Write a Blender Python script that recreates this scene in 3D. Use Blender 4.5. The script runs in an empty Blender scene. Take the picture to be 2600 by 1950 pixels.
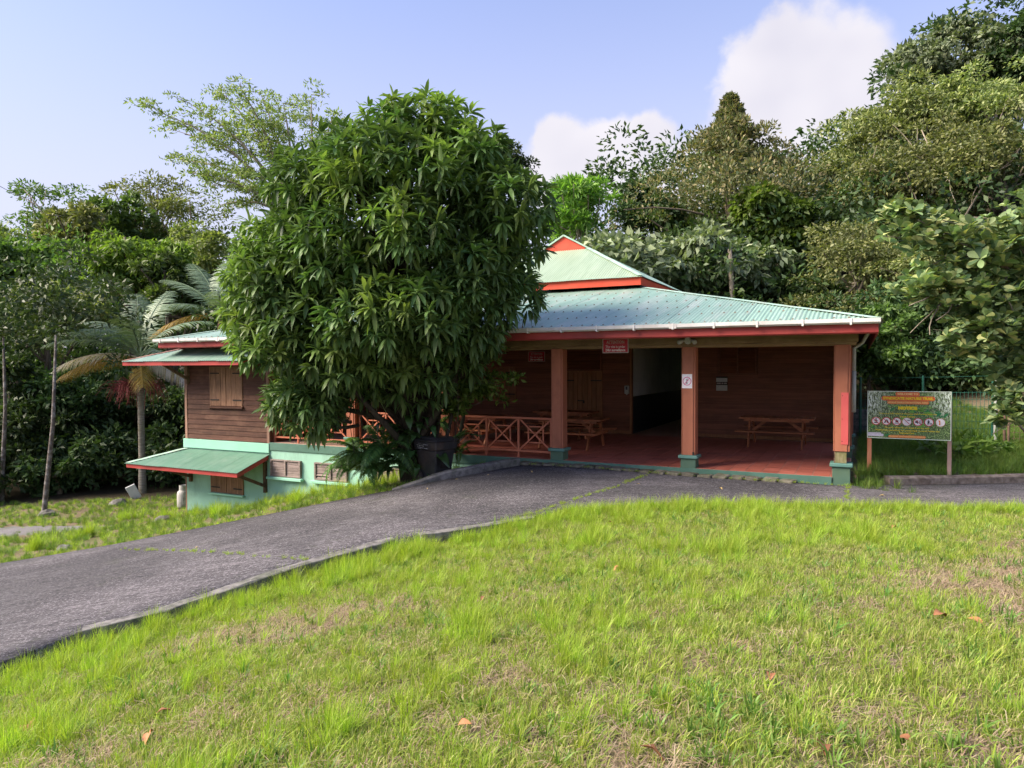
import bpy, bmesh, math, random
import numpy as np
from mathutils import Vector, Matrix

scene = bpy.context.scene
COL = scene.collection
R = math.radians
random.seed(7)
RNG = np.random.default_rng(7)

# ------------------------------------------------------------------ camera
CAM_Z = 2.15
PITCH, ROLL = 0.0274934, -0.004219
cam_d = bpy.data.cameras.new('camera')
cam_d.sensor_fit = 'HORIZONTAL'
cam_d.sensor_width = 36.0
cam_d.lens = 1783.35 / 2600 * 36
cam_d.clip_start = 0.05
cam_d.clip_end = 3000
cam = bpy.data.objects.new('camera', cam_d)
COL.objects.link(cam)
_s, _c = math.sin(PITCH), math.cos(PITCH)
_up0, _fw = Vector((0, _s, _c)), Vector((0, _c, -_s))
_rt = Vector((1, 0, 0)) * math.cos(ROLL) + _up0 * math.sin(ROLL)
_up = _rt.cross(_fw)
_m = Matrix((_rt, _up, -_fw)).transposed().to_4x4()
_m.translation = Vector((0, 0, CAM_Z))
cam.matrix_world = _m
scene.camera = cam

def ray(px, py):
    return _fw + _rt * ((px - 1300) / 1783.35) + _up * ((975 - py) / 1783.35)
def at(px, py, y):
    """point at distance y seen at a photo position (2600 x 1950)"""
    d = ray(px, py)
    return Vector((0, 0, CAM_Z)) + d * (y / d.y)

# ------------------------------------------------------------------ world, sun, exposure
SUN_EL, SUN_AZ = R(40), R(-101)        # azimuth measured from +Y towards +X
sun_dir = Vector((math.sin(SUN_AZ) * math.cos(SUN_EL), math.cos(SUN_AZ) * math.cos(SUN_EL), math.sin(SUN_EL)))
world = bpy.data.worlds.new('World')
scene.world = world
world.use_nodes = True
wt = world.node_tree
wt.nodes.clear()
def wn(t, **k):
    n = wt.nodes.new(t)
    for a, b in k.items():
        setattr(n, a, b)
    return n
def wlink(a, b):
    wt.links.new(a, b)
def wmath(op, a, b=None, clamp=False):
    n = wn('ShaderNodeMath', operation=op, use_clamp=clamp)
    for i, q in enumerate((a, b)):
        if q is None: continue
        if isinstance(q, (int, float)): n.inputs[i].default_value = q
        else: wlink(q, n.inputs[i])
    return n.outputs[0]
sky = wn('ShaderNodeTexSky', sky_type='NISHITA', sun_disc=False)
sky.sun_elevation = SUN_EL
sky.sun_rotation = SUN_AZ
sky.altitude = 500
sky.air_density = 1.0
sky.dust_density = 2.4
sky.ozone_density = 2.0
tc = wn('ShaderNodeTexCoord')
nz = wn('ShaderNodeTexNoise')
nz.inputs['Scale'].default_value = 9
nz.inputs['Detail'].default_value = 6
nz.inputs['Roughness'].default_value = 0.55
wlink(tc.outputs['Generated'], nz.inputs['Vector'])
nz2 = wn('ShaderNodeTexNoise')
nz2.inputs['Scale'].default_value = 5
nz2.inputs['Detail'].default_value = 3
wlink(tc.outputs['Generated'], nz2.inputs['Vector'])
_pert = wn('ShaderNodeVectorMath', operation='MULTIPLY_ADD')
wlink(nz.outputs['Color'], _pert.inputs[0])
_pert.inputs[1].default_value = (0.10, 0.10, 0.10)
wlink(tc.outputs['Generated'], _pert.inputs[2])
_off = wn('ShaderNodeVectorMath', operation='SUBTRACT')
wlink(_pert.outputs[0], _off.inputs[0])
_off.inputs[1].default_value = (0.05, 0.05, 0.05)
# cumulus: puffs on the sky sphere (direction, angular radius); a few more go round the rest of the horizon
puffs = []
for px, py, r in ((2000, 160, 110), (1930, 230, 120), (2060, 200, 130), (2140, 210, 110), (1970, 330, 170), (2110, 340, 180), (1900, 420, 120),
                  (1440, 370, 80), (1560, 390, 85), (1640, 375, 70), (1500, 430, 90), (1400, 440, 80), (1620, 450, 90), (1780, 480, 120)):
    d = ray(px, py).normalized()
    puffs.append((d, r / 1783.35))
_rs = random.Random(3)
for k in range(16):
    az = R(55 + k * 16 + _rs.uniform(-6, 6)); el = R(_rs.uniform(7, 22))
    d = Vector((math.sin(az) * math.cos(el), math.cos(az) * math.cos(el), math.sin(el)))
    puffs.append((d, _rs.uniform(.06, .13)))
dens = None
for d, r in puffs:
    dn = wn('ShaderNodeVectorMath', operation='DISTANCE')
    wlink(_off.outputs[0], dn.inputs[0]); dn.inputs[1].default_value = d
    v = wmath('SUBTRACT', 1.0, wmath('DIVIDE', dn.outputs['Value'], r * 1.12))
    dens = v if dens is None else wmath('SMOOTH_MAX', dens, v)
    if dens.node.operation == 'SMOOTH_MAX': dens.node.inputs[2].default_value = .15
dens = wmath('ADD', dens, wmath('MULTIPLY', wmath('SUBTRACT', nz.outputs['Fac'], .5), 0.9))
mr = wn('ShaderNodeMapRange', interpolation_type='SMOOTHSTEP')
mr.inputs['From Min'].default_value = -0.02
mr.inputs['From Max'].default_value = 0.34
mr.inputs['To Max'].default_value = 0.93
wlink(dens, mr.inputs['Value'])
shade = wn('ShaderNodeMapRange')
shade.inputs['From Min'].default_value = 0.35
shade.inputs['From Max'].default_value = 0.65
wlink(nz2.outputs['Fac'], shade.inputs['Value'])
cc = wn('ShaderNodeMixRGB')
cc.inputs[1].default_value = (2.75, 2.66, 2.95, 1)
cc.inputs[2].default_value = (3.45, 3.3, 3.4, 1)
wlink(shade.outputs[0], cc.inputs[0])
# thin haze whitening towards the horizon (all round)
sep = wn('ShaderNodeSeparateXYZ')
wlink(tc.outputs['Generated'], sep.inputs[0])
hz = wn('ShaderNodeMapRange', interpolation_type='SMOOTHSTEP')
hz.inputs['From Min'].default_value = 0.0
hz.inputs['From Max'].default_value = 0.62
hz.inputs['To Min'].default_value = 0.95
hz.inputs['To Max'].default_value = 0.16
wlink(sep.outputs['Z'], hz.inputs['Value'])
skyh = wn('ShaderNodeMixRGB')
wlink(hz.outputs[0], skyh.inputs[0])
skyt = wn('ShaderNodeMixRGB', blend_type='MULTIPLY')
skyt.inputs[0].default_value = 1
wlink(sky.outputs[0], skyt.inputs[1])
skyt.inputs[2].default_value = (0.82, 0.84, 1.06, 1)
wlink(skyt.outputs[0], skyh.inputs[1])
skyh.inputs[2].default_value = (2.70, 2.62, 3.05, 1)
mixc = wn('ShaderNodeMixRGB')
wlink(mr.outputs[0], mixc.inputs[0])
wlink(skyh.outputs[0], mixc.inputs[1])
wlink(cc.outputs[0], mixc.inputs[2])
bg = wn('ShaderNodeBackground')
bg.inputs['Strength'].default_value = 0.110
wlink(mixc.outputs[0], bg.inputs['Color'])
wo = wn('ShaderNodeOutputWorld')
wlink(bg.outputs[0], wo.inputs['Surface'])

sl = bpy.data.lights.new('sun', 'SUN')
sl.energy = 3.7
sl.angle = R(36)
sl.color = (1.0, 0.87, 0.68)
sun = bpy.data.objects.new('sun', sl)
COL.objects.link(sun)
sun.rotation_euler = (-sun_dir).to_track_quat('-Z', 'Y').to_euler()
scene.view_settings.view_transform = 'Standard'
scene.view_settings.look = 'None'
scene.view_settings.gamma = 1.0
scene.view_settings.exposure = 1.45
scene.render.engine = 'CYCLES'
scene.cycles.use_denoising = True
scene.cycles.max_bounces = 6
scene.cycles.use_adaptive_sampling = True
scene.cycles.adaptive_threshold = 0.02
scene.cycles.diffuse_bounces = 3
scene.cycles.glossy_bounces = 2
scene.cycles.transmission_bounces = 4
scene.cycles.transparent_max_bounces = 4
scene.cycles.caustics_reflective = False
scene.cycles.caustics_refractive = False

# ------------------------------------------------------------------ materials
def new_mat(name):
    m = bpy.data.materials.new(name)
    m.use_nodes = True
    m.node_tree.nodes.clear()
    return m
class NT:
    def __init__(s, m): s.t = m.node_tree
    def n(s, t, **k):
        x = s.t.nodes.new(t)
        for a, b in k.items(): setattr(x, a, b)
        return x
    def l(s, a, b): s.t.links.new(a, b)
    def noise(s, vec, scale, detail=4, rough=.55):
        x = s.n('ShaderNodeTexNoise')
        x.inputs['Scale'].default_value = scale
        x.inputs['Detail'].default_value = detail
        x.inputs['Roughness'].default_value = rough
        if vec is not None: s.l(vec, x.inputs['Vector'])
        return x.outputs['Fac']
    def mr(s, v, a, b, c=0., d=1.):
        x = s.n('ShaderNodeMapRange')
        for k, q in zip(('From Min', 'From Max', 'To Min', 'To Max'), (a, b, c, d)): x.inputs[k].default_value = q
        s.l(v, x.inputs['Value'])
        return x.outputs[0]
    def mix(s, f, a, b, mode='MIX'):
        x = s.n('ShaderNodeMixRGB', blend_type=mode)
        for i, q in enumerate((f, a, b)):
            if isinstance(q, (int, float)): x.inputs[i].default_value = q
            elif isinstance(q, tuple): x.inputs[i].default_value = q + (1,) if len(q) == 3 else q
            else: s.l(q, x.inputs[i])
        return x.outputs[0]
    def math(s, op, a, b):
        x = s.n('ShaderNodeMath', operation=op)
        for i, q in enumerate((a, b)):
            if isinstance(q, (int, float)): x.inputs[i].default_value = q
            else: s.l(q, x.inputs[i])
        return x.outputs[0]

def surf(name, ca, cb, scale=4, rough=.7, stretch=(1, 1, 1), stain=None, stain_amt=.5, stain_scale=1.5, stain_stretch=None, bump=.15, bscale=None,
         vary=.25, spec=.3, lo=.35, hi=.65, wear=None, wear_lo=.62, wear_scale=6, metal=0.):
    """two-tone noisy surface with random brightness for each object, stains and chips of a third colour"""
    m = new_mat(name); t = NT(m)
    tcn = t.n('ShaderNodeTexCoord'); oi = t.n('ShaderNodeObjectInfo')
    add = t.n('ShaderNodeVectorMath', operation='MULTIPLY_ADD')
    cmb = t.n('ShaderNodeCombineXYZ')
    for i in range(3): t.l(oi.outputs['Random'], cmb.inputs[i])
    t.l(cmb.outputs[0], add.inputs[0]); add.inputs[1].default_value = (37, 53, 71)
    t.l(tcn.outputs['Object'], add.inputs[2])
    mp = t.n('ShaderNodeMapping'); mp.inputs['Scale'].default_value = stretch
    t.l(add.outputs[0], mp.inputs['Vector'])
    f = t.noise(mp.outputs[0], scale, 5)
    col = t.mix(t.mr(f, lo, hi), ca, cb)
    if stain:
        sv = add.outputs[0]
        if stain_stretch:
            ms_ = t.n('ShaderNodeMapping'); ms_.inputs['Scale'].default_value = stain_stretch; t.l(sv, ms_.inputs['Vector']); sv = ms_.outputs[0]
        g = t.noise(sv, stain_scale, 5, .65)
        col = t.mix(t.math('MULTIPLY', t.mr(g, .48, .72), stain_amt), col, stain)
    if wear:
        w = t.noise(mp.outputs[0], wear_scale, 6, .7)
        col = t.mix(t.mr(w, wear_lo, wear_lo + .05), col, wear)
    hsv = t.n('ShaderNodeHueSaturation')
    t.l(t.mr(oi.outputs['Random'], 0, 1, 1 - vary, 1 + vary), hsv.inputs['Value'])
    t.l(col, hsv.inputs['Color'])
    b = t.n('ShaderNodeBsdfPrincipled')
    t.l(hsv.outputs[0], b.inputs['Base Color'])
    b.inputs['Roughness'].default_value = rough
    b.inputs['Specular IOR Level'].default_value = spec
    b.inputs['Metallic'].default_value = metal
    if bump:
        bp = t.n('ShaderNodeBump'); bp.inputs['Strength'].default_value = bump; bp.inputs['Distance'].default_value = .01
        t.l(t.noise(mp.outputs[0], bscale or scale * 4, 4), bp.inputs['Height'])
        t.l(bp.outputs[0], b.inputs['Normal'])
    o = t.n('ShaderNodeOutputMaterial'); t.l(b.outputs[0], o.inputs[0])
    return m

LEAF_GAIN = {'mango_leaf': 1.6, 'mango_young_leaf': 1.55, 'olive_leaf': 1.9, 'dark_leaf': 1.4, 'mid_leaf': 1.4, 'bright_leaf': 1.3, 'greygreen_leaf': 1.7, 'brown_leaf': 1.35, 'pale_leaf': 1.3, 'round_leaf': 1.85, 'palm_leaf': 2.0, 'fern_leaf': 1.6, 'philo_leaf': 1.3}
def leaf_mat(name, cols, rough=.5, trans=.3, spec=.35, tvary=.3):
    cols = [tuple(q * LEAF_GAIN.get(name, 1.) for q in c) for c in cols]
    """leaf: colour picked for each leaf from a ramp, light coming through"""
    m = new_mat(name); t = NT(m)
    g = t.n('ShaderNodeNewGeometry'); oi = t.n('ShaderNodeObjectInfo')
    rp = t.n('ShaderNodeValToRGB')
    e = rp.color_ramp.elements
    while len(e) < len(cols): e.new(.5)
    for i, c in enumerate(cols):
        e[i].position = i / (len(cols) - 1); e[i].color = c + (1,)
    t.l(g.outputs['Random Per Island'], rp.inputs[0])
    hsv = t.n('ShaderNodeHueSaturation')
    t.l(t.mr(oi.outputs['Random'], 0, 1, 1 - tvary, 1 + tvary), hsv.inputs['Value'])
    t.l(t.mr(oi.outputs['Random'], 0, 1, .485, .515), hsv.inputs['Hue'])
    t.l(rp.outputs[0], hsv.inputs['Color'])
    b = t.n('ShaderNodeBsdfPrincipled')
    t.l(hsv.outputs[0], b.inputs['Base Color'])
    b.inputs['Roughness'].default_value = rough
    b.inputs['Specular IOR Level'].default_value = spec
    tr = t.n('ShaderNodeBsdfTranslucent')
    t.l(t.mix(1., hsv.outputs[0], (1.5, 1.7, .7), 'MULTIPLY'), tr.inputs['Color'])
    mx = t.n('ShaderNodeMixShader'); mx.inputs[0].default_value = trans
    t.l(b.outputs[0], mx.inputs[1]); t.l(tr.outputs[0], mx.inputs[2])
    o = t.n('ShaderNodeOutputMaterial'); t.l(mx.outputs[0], o.inputs[0])
    return m

def plain(name, c, rough=.6, spec=.3, metal=0.):
    m = new_mat(name); t = NT(m)
    b = t.n('ShaderNodeBsdfPrincipled')
    tcn = t.n('ShaderNodeTexCoord')
    f = t.noise(tcn.outputs['Object'], 30, 3)
    t.l(t.mix(t.mr(f, .3, .7), tuple(x * .88 for x in c), tuple(min(1, x * 1.1) for x in c)), b.inputs['Base Color'])
    b.inputs['Roughness'].default_value = rough
    b.inputs['Specular IOR Level'].default_value = spec
    b.inputs['Metallic'].default_value = metal
    o = t.n('ShaderNodeOutputMaterial'); t.l(b.outputs[0], o.inputs[0])
    return m

M = {}
GX = (.35, 9, 9)
M['wing_wood'] = surf('wing_wood', (.052, .022, .014), (.105, .046, .030), 3, .75, GX, stain=(.17, .09, .058), stain_amt=.55, stain_scale=2.2, bump=.35, vary=.22)
M['veranda_wood'] = surf('veranda_wood', (.15, .050, .026), (.22, .083, .045), 3, .6, GX, stain=(.08, .03, .02), stain_amt=.5, bump=.25, vary=.15)
M['shutter_wood'] = surf('shutter_wood', (.20, .105, .06), (.34, .19, .115), 4, .75, (9, 9, .5), stain=(.12, .07, .05), stain_amt=.6, stain_scale=3, bump=.35, vary=.12)
M['door_wood'] = surf('door_wood', (.22, .09, .035), (.30, .135, .055), 4, .55, (9, 9, .5), stain=(.12, .05, .02), stain_amt=.4, bump=.2, vary=.12)
M['grey_wood'] = surf('grey_wood', (.17, .135, .12), (.32, .25, .235), 4, .8, GX, stain=(.10, .075, .06), stain_amt=.6, stain_scale=3, bump=.4, vary=.18)
M['beam_wood'] = surf('beam_wood', (.20, .125, .06), (.30, .20, .105), 2.5, .75, (.3, 6, 6), stain=(.09, .055, .03), stain_amt=.75, stain_scale=1.2, bump=.3)
M['bracket_wood'] = surf('bracket_wood', (.09, .055, .035), (.17, .11, .07), 3, .8, (3, 3, 3), bump=.3)
M['corner_wood'] = surf('corner_wood', (.22, .12, .085), (.33, .2, .15), 3, .8, (6, 6, .4), stain=(.12, .07, .05), bump=.3)
M['table_wood'] = surf('table_wood', (.27, .088, .038), (.36, .135, .06), 4, .5, (.5, 8, 8), stain=(.14, .05, .025), stain_amt=.5, stain_scale=2.5, bump=.2, vary=.2)
M['pillar_paint'] = surf('pillar_paint', (.33, .115, .066), (.40, .145, .083), 2, .65, (3, 3, .5), stain=(.24, .085, .052), stain_amt=.7, stain_scale=2.2, bump=.12, vary=.04)
M['rail_paint'] = surf('rail_paint', (.42, .13, .07), (.48, .17, .10), 6, .5, stain=(.25, .07, .04), stain_amt=.5, stain_scale=4, bump=.1, vary=.08)
M['red_paint'] = surf('red_paint', (.30, .04, .036), (.36, .055, .048), 3, .5, (.6, 3, 3), stain=(.19, .035, .03), stain_amt=.85, stain_scale=1.0, bump=.15, vary=.05, wear=(.62, .5, .45), wear_lo=.70, wear_scale=7)
M['red_bright'] = surf('red_bright', (.55, .06, .03), (.60, .085, .045), 3, .5, stain=(.4, .05, .03), stain_amt=.4, bump=.12, vary=.03)
M['roof_green'] = surf('roof_green', (.23, .37, .30), (.28, .43, .355), 1.6, .42, (5, .5, 1), stain=(.46, .50, .46), stain_amt=.8, stain_scale=1.6, stain_stretch=(1.6, .16, 1), bump=.05, vary=.07, wear=(.30, .17, .12), wear_lo=.70, wear_scale=4, spec=.45)
M['roof_upper'] = surf('roof_upper', (.27, .36, .25), (.33, .42, .31), 1.6, .42, (5, .5, 1), stain=(.42, .50, .38), stain_amt=.5, stain_scale=.6, bump=.05, vary=.05, spec=.45)
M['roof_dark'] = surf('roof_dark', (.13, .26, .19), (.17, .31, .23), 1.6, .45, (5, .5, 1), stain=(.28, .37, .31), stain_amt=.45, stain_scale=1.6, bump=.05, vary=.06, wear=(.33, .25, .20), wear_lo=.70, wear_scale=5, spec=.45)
M['roof_cap'] = surf('roof_cap', (.30, .47, .38), (.38, .54, .45), 2, .45, stain=(.30, .17, .13), stain_amt=.45, stain_scale=3, bump=.05, vary=.06)
M['gutter_white'] = surf('gutter_white', (.58, .57, .56), (.70, .69, .68), 2, .45, (.4, 3, 3), stain=(.36, .28, .24), stain_amt=.5, stain_scale=2, bump=.05, vary=.04)
M['mint_wall'] = surf('mint_wall', (.28, .51, .40), (.32, .55, .44), 1.3, .8, stain=(.19, .33, .25), stain_amt=.8, stain_scale=1.4, stain_stretch=(1.5, 1.5, .7), bump=.2, bscale=30, vary=.02)
M['mint_band'] = surf('mint_band', (.26, .54, .41), (.30, .58, .46), 1.3, .7, stain=(.33, .56, .46), stain_amt=.5, bump=.1, bscale=30, vary=.02)
M['dark_green'] = surf('dark_green', (.07, .155, .12), (.095, .19, .15), 2, .6, stain=(.06, .13, .09), stain_amt=.6, stain_scale=1.6, bump=.12, bscale=25, vary=.06, wear=(.50, .58, .50), wear_lo=.68, wear_scale=9)
M['pedestal_green'] = surf('pedestal_green', (.065, .125, .09), (.095, .165, .115), 2, .7, stain=(.06, .10, .05), stain_amt=.7, stain_scale=2, bump=.12, bscale=25, vary=.06)
M['cap_green'] = surf('cap_green', (.09, .20, .17), (.12, .245, .21), 2, .55, stain=(.08, .17, .12), stain_amt=.5, stain_scale=3, bump=.08, vary=.04)
M['tile'] = surf('tile', (.40, .115, .08), (.47, .15, .11), 3, .38, stain=(.24, .06, .045), stain_amt=.45, stain_scale=1.1, bump=.05, vary=.12, spec=.4)
M['grout'] = surf('grout', (.44, .28, .22), (.52, .35, .28), 5, .8, vary=0)
M['white_wall'] = surf('white_wall', (.55, .56, .57), (.64, .65, .66), 1.2, .8, stain=(.4, .4, .41), stain_amt=.4, vary=0)
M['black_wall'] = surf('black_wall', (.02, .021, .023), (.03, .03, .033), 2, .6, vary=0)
M['ceiling'] = surf('ceiling', (.09, .05, .03), (.13, .07, .045), 3, .8, GX, vary=.05)
M['iron'] = plain('iron', (.025, .02, .018), .6)
M['concrete'] = surf('concrete', (.085, .082, .08), (.21, .20, .195), 9, .9, stain=(.07, .085, .05), stain_amt=.7, stain_scale=2.2, bump=.6, bscale=40, vary=.06, wear=(.33, .315, .31), wear_lo=.64, wear_scale=10)
M['kerb_brown'] = surf('kerb_brown', (.11, .09, .075), (.25, .21, .185), 9, .9, stain=(.10, .06, .04), stain_amt=.7, stain_scale=2.2, bump=.6, bscale=40, vary=.06)
M['paver'] = surf('paver', (.10, .095, .07), (.21, .19, .15), 7, .9, stain=(.06, .08, .025), stain_amt=.85, stain_scale=4, bump=.5, bscale=40, vary=.2)
M['bin_black'] = surf('bin_black', (.028, .028, .031), (.045, .045, .05), 5, .45, stain=(.16, .105, .075), stain_amt=.45, stain_scale=1.6, bump=.03, vary=0, spec=.4)
M['bin_dust'] = surf('bin_dust', (.06, .048, .042), (.12, .09, .075), 4, .6, vary=0)
M['white'] = plain('white', (.75, .75, .76), .5)
M['paper'] = plain('paper', (.78, .74, .78), .6)
M['grey_white'] = plain('grey_white', (.42, .42, .40), .6)
M['sign_red'] = plain('sign_red', (.42, .012, .025), .4)
M['sign_grey'] = plain('sign_grey', (.42, .36, .33), .5)
M['sign_white'] = plain('sign_white', (.80, .76, .75), .5)
M['ring_pink'] = plain('ring_pink', (.60, .11, .25), .5)
M['ink'] = plain('ink', (.03, .028, .035), .5)
M['board_orange'] = plain('board_orange', (.68, .13, .045), .4)
M['board_orange2'] = plain('board_orange2', (.72, .20, .06), .4)
M['board_yellow'] = plain('board_yellow', (.80, .60, .02), .4)
M['board_cream'] = plain('board_cream', (.85, .62, .25), .4)
M['icon_red'] = plain('icon_red', (.55, .02, .04), .4)
M['icon_white'] = plain('icon_white', (.80, .74, .76), .4)
M['lavender'] = plain('lavender', (.58, .55, .66), .5)
M['frame_pale'] = plain('frame_pale', (.60, .68, .58), .4)
M['post_wood'] = surf('post_wood', (.42, .16, .085), (.48, .21, .12), 4, .7, (6, 6, .6), bump=.2, vary=.03)
M['post_pale'] = surf('post_pale', (.30, .20, .17), (.42, .30, .26), 4, .7, (6, 6, .6), stain=(.15, .09, .08), stain_amt=.6, bump=.2, vary=.03)
M['red_plate'] = surf('red_plate', (.52, .085, .085), (.56, .105, .10), 3, .45, bump=.03, vary=0, stain=(.46, .09, .08), stain_amt=.4)
M['fence_green'] = plain('fence_green', (.02, .10, .07), .45)
M['rusty'] = surf('rusty', (.10, .07, .05), (.2, .13, .09), 8, .8, vary=.1)
M['pipe_grey'] = plain('pipe_grey', (.38, .40, .37), .5)
M['gas'] = surf('gas', (.30, .29, .28), (.52, .50, .49), 5, .6, (7, 7, .6), stain=(.09, .08, .075), stain_amt=.9, stain_scale=5, bump=.1, vary=0)
M['bark'] = surf('bark', (.085, .065, .048), (.18, .145, .115), 5, .9, (3, 3, .6), stain=(.05, .06, .025), stain_amt=.6, stain_scale=2, bump=.8, bscale=14, vary=.2)
M['bark_dark'] = surf('bark_dark', (.03, .024, .018), (.075, .06, .045), 5, .9, (3, 3, .6), stain=(.035, .045, .015), stain_amt=.6, bump=.8, bscale=14, vary=.2)
M['bark_pale'] = surf('bark_pale', (.20, .165, .125), (.36, .31, .25), 5, .9, (3, 3, .6), stain=(.10, .09, .06), stain_amt=.6, stain_scale=1.5, bump=.5, bscale=14, vary=.2)
M['bark_lichen'] = surf('bark_lichen', (.07, .058, .05), (.13, .11, .10), 5, .9, (3, 3, 1), stain=(.34, .33, .33), stain_amt=.9, stain_scale=6, bump=.5, bscale=14, vary=.1)
M['palm_bark'] = surf('palm_bark', (.13, .115, .085), (.28, .26, .23), 3, .85, (1, 1, 9), stain=(.13, .12, .04), stain_amt=.5, stain_scale=1.5, bump=.4, vary=.1)
M['palm_shaft'] = surf('palm_shaft', (.14, .085, .05), (.22, .14, .08), 3, .6, (5, 5, .6), vary=.05)
M['plume'] = plain('plume', (.24, .055, .055), .7)
M['rock'] = surf('rock', (.09, .085, .08), (.2, .19, .18), 5, .9, stain=(.06, .08, .03), stain_amt=.6, stain_scale=2, bump=.6, vary=.2)
M['dry_leaf'] = surf('dry_leaf', (.26, .11, .05), (.36, .17, .08), 12, .7, bump=.2, vary=.3)
M['yellow_leaf'] = surf('yellow_leaf', (.50, .36, .10), (.60, .45, .18), 12, .6, bump=.1, vary=.2)

L = {}
L['mango'] = leaf_mat('mango_leaf', [(.030, .062, .020), (.046, .086, .026), (.064, .110, .032), (.10, .155, .048)], .46, .2, .35, .16)
L['mango_young'] = leaf_mat('mango_young_leaf', [(.062, .105, .028), (.092, .142, .038), (.13, .182, .054)], .46, .3, .35, .14)
L['olive'] = leaf_mat('olive_leaf', [(.052, .070, .028), (.088, .112, .042), (.130, .150, .058), (.18, .19, .075)], .5, .25)
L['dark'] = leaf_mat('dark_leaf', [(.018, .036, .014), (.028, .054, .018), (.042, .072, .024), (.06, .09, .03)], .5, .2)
L['mid'] = leaf_mat('mid_leaf', [(.032, .062, .018), (.052, .092, .024), (.075, .125, .03), (.10, .15, .04)], .5, .28)
L['bright'] = leaf_mat('bright_leaf', [(.055, .11, .02), (.085, .16, .026), (.12, .20, .035), (.16, .24, .05)], .5, .35)
L['greyg'] = leaf_mat('greygreen_leaf', [(.050, .068, .038), (.080, .102, .058), (.115, .138, .08), (.16, .18, .11)], .5, .2)
L['brown'] = leaf_mat('brown_leaf', [(.055, .082, .034), (.090, .112, .048), (.145, .140, .062), (.21, .18, .085)], .55, .22)
L['pale'] = leaf_mat('pale_leaf', [(.075, .105, .035), (.11, .145, .045), (.15, .18, .06), (.19, .21, .08)], .5, .32)
L['round'] = leaf_mat('round_leaf', [(.042, .070, .034), (.068, .105, .046), (.10, .142, .060), (.15, .19, .085), (.22, .225, .09)], .55, .22, .3)
L['fern'] = leaf_mat('fern_leaf', [(.022, .055, .016), (.04, .085, .022), (.06, .11, .03)], .5, .3)
L['philo'] = leaf_mat('philo_leaf', [(.018, .052, .018), (.032, .08, .024), (.075, .13, .03)], .35, .2, .5)
L['palm'] = leaf_mat('palm_leaf', [(.05, .082, .048), (.075, .11, .065), (.11, .145, .09)], .45, .2, .4)
L['palm_old'] = leaf_mat('palm_old_leaf', [(.30, .19, .03), (.38, .25, .05), (.36, .28, .12)], .55, .3, .3)
L['palm_dry'] = leaf_mat('palm_dry_leaf', [(.36, .32, .27), (.46, .42, .40), (.30, .22, .08)], .6, .25, .3)
L['tall'] = leaf_mat('tall_grass', [(.185, .28, .028), (.255, .355, .038), (.325, .43, .052), (.40, .48, .08)], .55, .35, .3, .18)
L['lawn'] = leaf_mat('lawn_grass', [(.145, .21, .034), (.21, .285, .046), (.285, .35, .064), (.42, .39, .16)], .55, .3, .3, .18)
L['weed'] = leaf_mat('weed_leaf', [(.09, .18, .032), (.13, .235, .042), (.19, .30, .06)], .5, .3, .35, .15)
L['straw'] = leaf_mat('straw', [(.20, .15, .10), (.34, .26, .18), (.46, .37, .26), (.30, .20, .125)], .8, .1, .15, .18)
L['shade_grass'] = leaf_mat('shade_grass', [(.08, .145, .028), (.12, .20, .036), (.17, .25, .046)], .55, .3, .3, .15)

# ------------------------------------------------------------------ mesh helpers
def link(name, me, mat=None, parent=None):
    o = bpy.data.objects.new(name, me)
    COL.objects.link(o)
    if mat is not None and me is not None and not me.materials: me.materials.append(mat)
    if parent is not None: o.parent = parent
    return o
def np_mesh(name, V, F, smooth=False):
    """mesh from arrays; F is (m, k) with one k for all faces"""
    V = np.ascontiguousarray(V, dtype=np.float32); F = np.ascontiguousarray(F, dtype=np.int32)
    me = bpy.data.meshes.new(name)
    me.vertices.add(len(V)); me.vertices.foreach_set('co', V.ravel())
    k = F.shape[1]
    me.loops.add(F.size); me.loops.foreach_set('vertex_index', F.ravel())
    me.polygons.add(len(F))
    me.polygons.foreach_set('loop_start', np.arange(0, F.size, k, dtype=np.int32))
    me.polygons.foreach_set('loop_total', np.full(len(F), k, dtype=np.int32))
    if smooth: me.polygons.foreach_set('use_smooth', np.ones(len(F), dtype=bool))
    me.update(calc_edges=True)
    return me
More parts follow.
